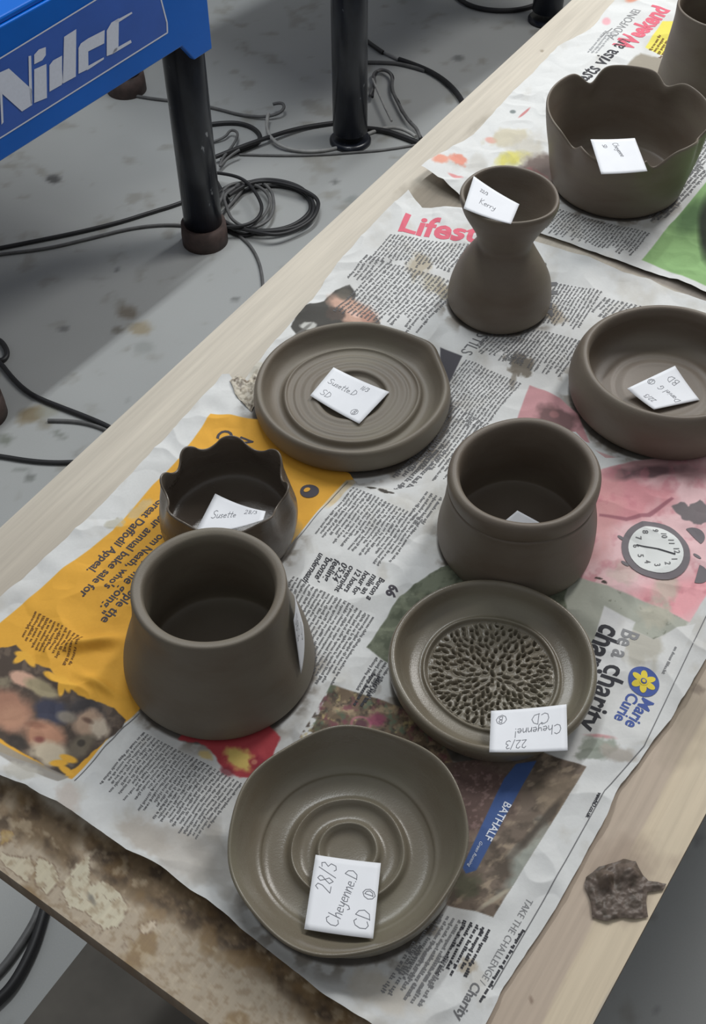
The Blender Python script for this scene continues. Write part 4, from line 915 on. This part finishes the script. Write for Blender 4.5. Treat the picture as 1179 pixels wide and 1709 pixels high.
def wheel(t_end, length, depth, legs, label, badge, foot=None, q0=q0, wd=wd, wn=wn):
    """blue pottery wheel frame; t along wd measured from q0"""
    base = q0 + wd*t_end; root = empty('pottery_wheel', (base.x, base.y, FLOOR)); inv = Vector((base.x, base.y, FLOOR))
    tag(root, label, 'pottery wheel')
    def L(p): return p - inv
    a = q0 + wd*t_end; a = Vector((a.x, a.y, 0)); th = .012
    def box(name, t0, t1, d0, d1, z0, z1, mat, par=root, bev=.003):
        V = [L(Vector((*(q0+wd*t-wn*d)[:2], z))) for z in (z0, z1) for t, d in ((t0, d0), (t1, d0), (t1, d1), (t0, d1))]
        o = mesh(name, V, [(0, 1, 2, 3), (7, 6, 5, 4), (0, 4, 5, 1), (1, 5, 6, 2), (2, 6, 7, 3), (3, 7, 4, 0)], mat, par)
        b = o.modifiers.new('b', 'BEVEL'); b.width = bev; b.segments = 2; return o
    t0, t1 = t_end-length, t_end
    # side panel with the lower corner tab
    z1 = ztop
    tab = [(t1-.075, z_bot), (t1-.048, z_bot-.036), (t1-.001, z_bot-.036)]
    out = [(t0, z_bot)] + tab + [(t1, z1), (t0, z1)]
    V = [L(Vector((*(q0+wd*t-wn*d)[:2], z))) for d in (0, th) for t, z in out]; n = len(out)
    Fc = [tuple(range(n)), tuple(range(2*n-1, n-1, -1))] + [(k, n+k, n+(k+1) % n, (k+1) % n) for k in range(n)]
    pn = mesh('side_panel', V, Fc, BLUE, root); b = pn.modifiers.new('b', 'BEVEL'); b.width = .002; b.segments = 2
    box('side_panel', t0, t1, depth-th, depth, z_bot, z1, BLUE)
    box('end_panel', t1-th, t1, th, depth-th, z_bot, z1, BLUE); box('end_panel', t0, t0+th, th, depth-th, z_bot, z1, BLUE)
    box('top_deck', t0+.002, t1-.002, .004, depth-.004, z1+.0005, z1+.010, BLUE)
    box('motor_housing', t0+length*.3, t0+length*.7, depth*.3, depth*.7, z_bot-.05, z1-.002, MOTOR)
    c = q0+wd*(t0+length*.5)-wn*depth*.5
    tube('wheel_head', L(Vector((c.x, c.y, 0))), .14, z1+.045-FLOOR, z1+.058-FLOOR, flat('cast_wheel_head', (150, 150, 150), .4, .05, .8), root)
    tube('spindle', L(Vector((c.x, c.y, 0))), .02, z1+.008-FLOOR, z1+.048-FLOOR, MOTOR, root)
    for (lx, ly) in legs:
        p = L(Vector((lx, ly, 0))); lg = tube('leg', p, .0375, .028, z1-.012-FLOOR, BLK, root)
        tube('rubber_foot', p, .0455, .0, .045 if not foot else .012, foot or RUB, lg, r2=.0440 if not foot else .040)
    if badge:
        def pl(pts, name, mat, off, par=pn):
            V = [L(wp(x/2.9475, y/2.9475, off)) for x, y in pts]; return mesh(name, V, [tuple(range(len(V)))], mat, par)
        pl([(-400, 530), (475, -5), (790, -5), (820, 110), (822, 160), (20, 665), (-400, 920)], 'badge_panel', BLUEL, .0006)
        def ln(pts, w=3.4):
            for (x0, y0), (x1, y1) in zip(pts[:-1], pts[1:]):
                d = Vector((x1-x0, y1-y0)).normalized(); nn = Vector((-d.y, d.x))*w
                pl([(x0+nn.x, y0+nn.y), (x1+nn.x, y1+nn.y), (x1-nn.x, y1-nn.y), (x0-nn.x, y0-nn.y)], 'badge_outline', WHITEP, .0010)
        ln([(-400, 530), (475, -5), (640, -105), (760, -110), (790, -5), (820, 110), (822, 160), (20, 665), (-400, 920)])
        for ps in ([[(-15, 360), (40, 335), (155, 440), (155, 515), (105, 547), (-15, 440)], [(137, 275), (150, 272), (156, 500), (150, 515), (140, 440)], [(-4, 450), (8, 458), (14, 600), (4, 612)]],
                   [[(165, 340), (225, 313), (228, 480), (165, 505)], [(165, 268), (188, 242), (222, 230), (222, 270), (205, 295), (165, 315)]],
                   [[(240, 320), (258, 296), (302, 272), (302, 340), (306, 402), (300, 416), (240, 450)], [(312, 180), (372, 142), (370, 375), (306, 410)]],
                   [[(383, 235), (395, 212), (430, 188), (432, 338), (383, 362)], [(430, 188), (512, 146), (510, 212), (430, 252)], [(432, 322), (508, 280), (508, 290), (425, 345)]],
                   [[(522, 150), (545, 110), (582, 88), (580, 225), (570, 250), (550, 264), (522, 275)], [(560, 103), (645, 57), (648, 65), (575, 112)], [(560, 240), (640, 195), (645, 208), (548, 266)]]):
            for k, p in enumerate(ps): pl(p, 'badge_letter', WHITEP, .0014)
    return root
f2 = at(585, 236, FLOOR); f3 = at(912, 34, FLOOR)
perp = -wn
wheel(end_t, .74, (at(212, 150, FLOOR)-q0).dot(-wn)+.055, [(f1.x, f1.y), tuple(at(212, 150, FLOOR)[:2]), tuple((f1-wd*.605)[:2])], 'blue pottery wheel frame on black tubular legs at the top left', True)
t2 = (f2-q0).dot(wd); t3 = (f3-q0).dot(wd)
wd2 = (f3-f2).normalized(); wn2 = Vector((wd2.y, -wd2.x, 0)); q2 = f2+wn2*.055; q2.z = z_bot; L2 = (f3-f2).length
wheel(L2+.06, L2+.13, .50, [(f2.x, f2.y), (f3.x, f3.y), tuple((f3+perp*.40)[:2])], 'second pottery wheel at the top, only its two black tubular legs in view', False, BLK, q2, wd2, wn2)

# ------------------------------------------------------------------ cables on the floor
CB = flat('black_rubber_cable', (34, 34, 36), .5, .1); CGy = flat('grey_cable', (92, 92, 92), .5, .1); CLt = flat('pale_grey_cable', (150, 150, 148), .5, .1)
def cable(pts, r, mat, label, zs=None, name='cable', parent=None):
    cu = bpy.data.curves.new(name, 'CURVE'); cu.dimensions = '3D'; cu.bevel_depth = r; cu.bevel_resolution = 3; cu.resolution_u = 8; cu.use_fill_caps = True
    sp = cu.splines.new('NURBS'); sp.points.add(len(pts)-1); sp.use_endpoint_u = True; sp.order_u = 3
    for k, (x, y) in enumerate(pts):
        z = FLOOR + r + (zs[k] if zs else 0); p = at(x, y, z); sp.points[k].co = (*p, 1)
    ob = bpy.data.objects.new('t', cu); COL.objects.link(ob)
    dg = bpy.context.evaluated_depsgraph_get(); me = bpy.data.meshes.new_from_object(ob.evaluated_get(dg))
    bpy.data.objects.remove(ob); bpy.data.curves.remove(cu)
    me.polygons.foreach_set('use_smooth', [True]*len(me.polygons)); me.materials.clear(); me.name = name
    o = link(name, me, mat, parent)
    if label: tag(o, label, 'cable', 'loose cables on the floor')
    return o
def loop(cx, cy, rx, ry, a0, turns, n=14, jit=3, seed=0, drift=(0, 0)):
    r = random.Random(seed); T = int(n*turns)
    return [(cx+drift[0]*k/T+(rx+r.uniform(-jit, jit))*math.cos(a0+2*PI*k/n), cy+drift[1]*k/T-(ry+r.uniform(-jit*.5, jit*.5))*math.sin(a0+2*PI*k/n)) for k in range(T+1)]
co = loop(432, 342, 84, 44, 2.6, 3.0, 14, 6, 3, (20, 6)); zc = [.001+.008*((k*5) % 14)/14+.006*(k//14) for k in range(len(co))]
cable([(-40, 421), (0, 414), (60, 402), (130, 388), (200, 371), (250, 355), (300, 340), (340, 322)]+co, .0042, CB, 'black cable running in from the left and coiled beside the nearer wheel leg', [0]*8+zc)
co = loop(400, 345, 40, 38, 1.2, 2.0, 12, 6, 5, (24, -6))
cable([(-40, 430), (0, 424), (80, 415), (150, 398), (230, 378), (300, 374), (345, 385)]+co, .0034, CGy, 'dark grey cable lying below the black one at the left, coiled at the wheel leg', [0]*7+[.012+.006*((k*7) % 12)/12 for k in range(len(co))])
co = loop(455, 348, 70, 40, -1.9, .8, 14, 3, 9)
cable([(374, 380), (400, 398)]+co+[(380, 335), (360, 300)], .004, CB, 'black cable forming the widest loop right of the nearer wheel leg', None)
cable([(392, 388), (412, 402), (428, 425), (437, 452), (440, 490), (442, 540)], .0032, CGy, 'thin dark cable running from the coil down under the table', None)
cable([(355, 288), (380, 290), (410, 300), (430, 325), (440, 350), (425, 372), (390, 380), (360, 378)], .0036, CB, 'black cable hoop standing over the coil beside the nearer wheel leg', [.02, .024, .026, .028, .028, .026, .022, .02])
cable([(350, 208), (385, 203), (420, 210), (438, 228), (425, 243), (395, 252), (370, 268)], .005, CB, 'thick black cable hooking behind the nearer wheel leg', None)
cable([(360, 262), (400, 246), (440, 232), (480, 219), (520, 210), (560, 205)], .005, CB, 'thick black cable between the two wheel legs', [.012, .012, .011, .006, 0, 0])
cable([(345, 240), (375, 232), (385, 215), (400, 222), (388, 245), (372, 262), (365, 282), (380, 262), (400, 250)], .003, CGy, 'thin grey cable tangled behind the nearer wheel leg', [0, .004, .012, .014, .014, .014, .01, .014, .022])
cable([(200, 155), (250, 165), (310, 170), (365, 182), (400, 192), (440, 196), (466, 190), (476, 179), (470, 170), (456, 174)], .0036, CGy, 'dark grey cable curling up between the wheel legs', [0, 0, 0, 0, 0, .004, .01, .018, .022, .02])
cable([(448, 190), (444, 208), (450, 228), (468, 244), (500, 253), (545, 252), (585, 240), (615, 222), (650, 211), (680, 217), (694, 228)], .004, CLt, 'pale grey cable sweeping past the foot of the farther wheel leg', [.02, .016, .012, .006, 0, 0, 0, .0, .003, .01, .012])
cable([(400, 258), (460, 260), (530, 259), (600, 254), (650, 250), (705, 240)], .0028, CGy, 'thin dark cable lying along the floor past the farther wheel leg', [.0, 0, 0, 0, 0, 0])
cable([(600, 214), (635, 216), (665, 225), (700, 239)], .0062, CB, 'short thick black cable right of the farther wheel leg', None)
tw = [(618, 160), (628, 140), (622, 122), (640, 115), (656, 124), (654, 150), (664, 170), (672, 186), (684, 204), (698, 216), (702, 232)]
cable(tw, .004, CGy, 'twisted dark flex dropping beside the farther wheel leg', [.008]*11)
cable([(x+((-1)**k)*4, y+((-1)**k)*2) for k, (x, y) in enumerate(tw)], .003, CB, 'second strand of flex twisted around the dark flex at the farther wheel leg', [.012, .004, .012, .004, .012, .004, .012, .004, .012, .004, .01])
cable([(622, 132), (634, 160), (646, 186), (654, 202)], .0026, CLt, 'short pale lead beside the farther wheel leg', [.018]*4)
cable([(590, 52), (625, 78), (640, 88)], .0052, CB, None, None, 'cable')['label'] = 'black end of the cable above the farther wheel leg'
cable([(666, 99), (700, 110), (735, 128), (762, 152), (778, 180), (786, 210)], .006, CB, 'thick black cable curving to the table edge right of the farther wheel leg', None)
cable([(628, 80), (645, 89), (668, 100)], .0044, CLt, 'pale sleeve on the cable above the farther wheel leg', None)
cable([(608, 104), (640, 104), (675, 107), (710, 118)], .0044, CGy, 'dark cable joining the thick one right of the farther wheel leg', None)
cable([(750, -20), (768, 2), (800, 15), (845, 19), (885, 13), (900, 5)], .006, CB, 'black cable around the pale tub at the top edge', None)
cable([(-20, 560), (0, 567), (10, 580), (13, 594), (2, 604), (-12, 600)], .005, CB, 'small black cable curl at the left edge', None)
cable([(-20, 590), (0, 604), (18, 628), (40, 650), (62, 664), (100, 679), (150, 698), (190, 716), (240, 745)], .0046, CB, 'black cable slanting down to the table at the left', None)
cable([(80, 702), (110, 702), (145, 706), (180, 718), (230, 745)], .0034, CGy, 'short grey cable just below the slanting black one', None)
cable([(-30, 758), (0, 761), (40, 768), (80, 772), (120, 772), (170, 768)], .004, CB, 'straight black cable lowest at the left of the table', None)
cable([(75, 1490), (66, 1520), (50, 1552), (25, 1590), (0, 1622), (-40, 1660)], .0055, CGy, 'grey hose arcing under the front left of the table', None)
cable([(80, 1500), (68, 1545), (52, 1590), (25, 1640), (0, 1668), (-40, 1700)], .007, CB, 'black hose beside the grey one under the front left of the table', None)
# plug at the left edge and a tub at the top
def solid(name, prof, loc, mat, label, cat, n=40):
    V = []; P = smooth_profile(prof, 3)
    for r, z in P: V += [(max(r, 0)*math.cos(2*PI*k/n), max(r, 0)*math.sin(2*PI*k/n), z) for k in range(n)]
    Fc = [(a*n+k, a*n+(k+1) % n, (a+1)*n+(k+1) % n, (a+1)*n+k) for a in range(len(P)-1) for k in range(n)]
    o = mesh(name, V, Fc, mat, None, True); o.location = loc; tag(o, label, cat); return o
0 and solid('plug', [(0, 0), (.024, 0), (.028, .006), (.026, .03), (.012, .045), (0, .046)], at(-12, 690, FLOOR), CB, 'black rubber plug just entering the left edge', 'plug')
solid('tub', [(0, 0), (.10, 0), (.118, .004), (.125, .03), (.135, .16), (.139, .17), (.132, .17), (.12, .03), (.10, .012), (0, .01)], at(828, -58, FLOOR), flat('pale_plastic', (196, 196, 188), .5, .04), 'pale plastic tub on the floor cut off by the top edge', 'tub')
# tidy: the loose cable end gets its category
for o in COL.objects:
    if o.get('label') and not o.get('category') and o.parent is None: tag(o, None, 'cable', 'loose cables on the floor')
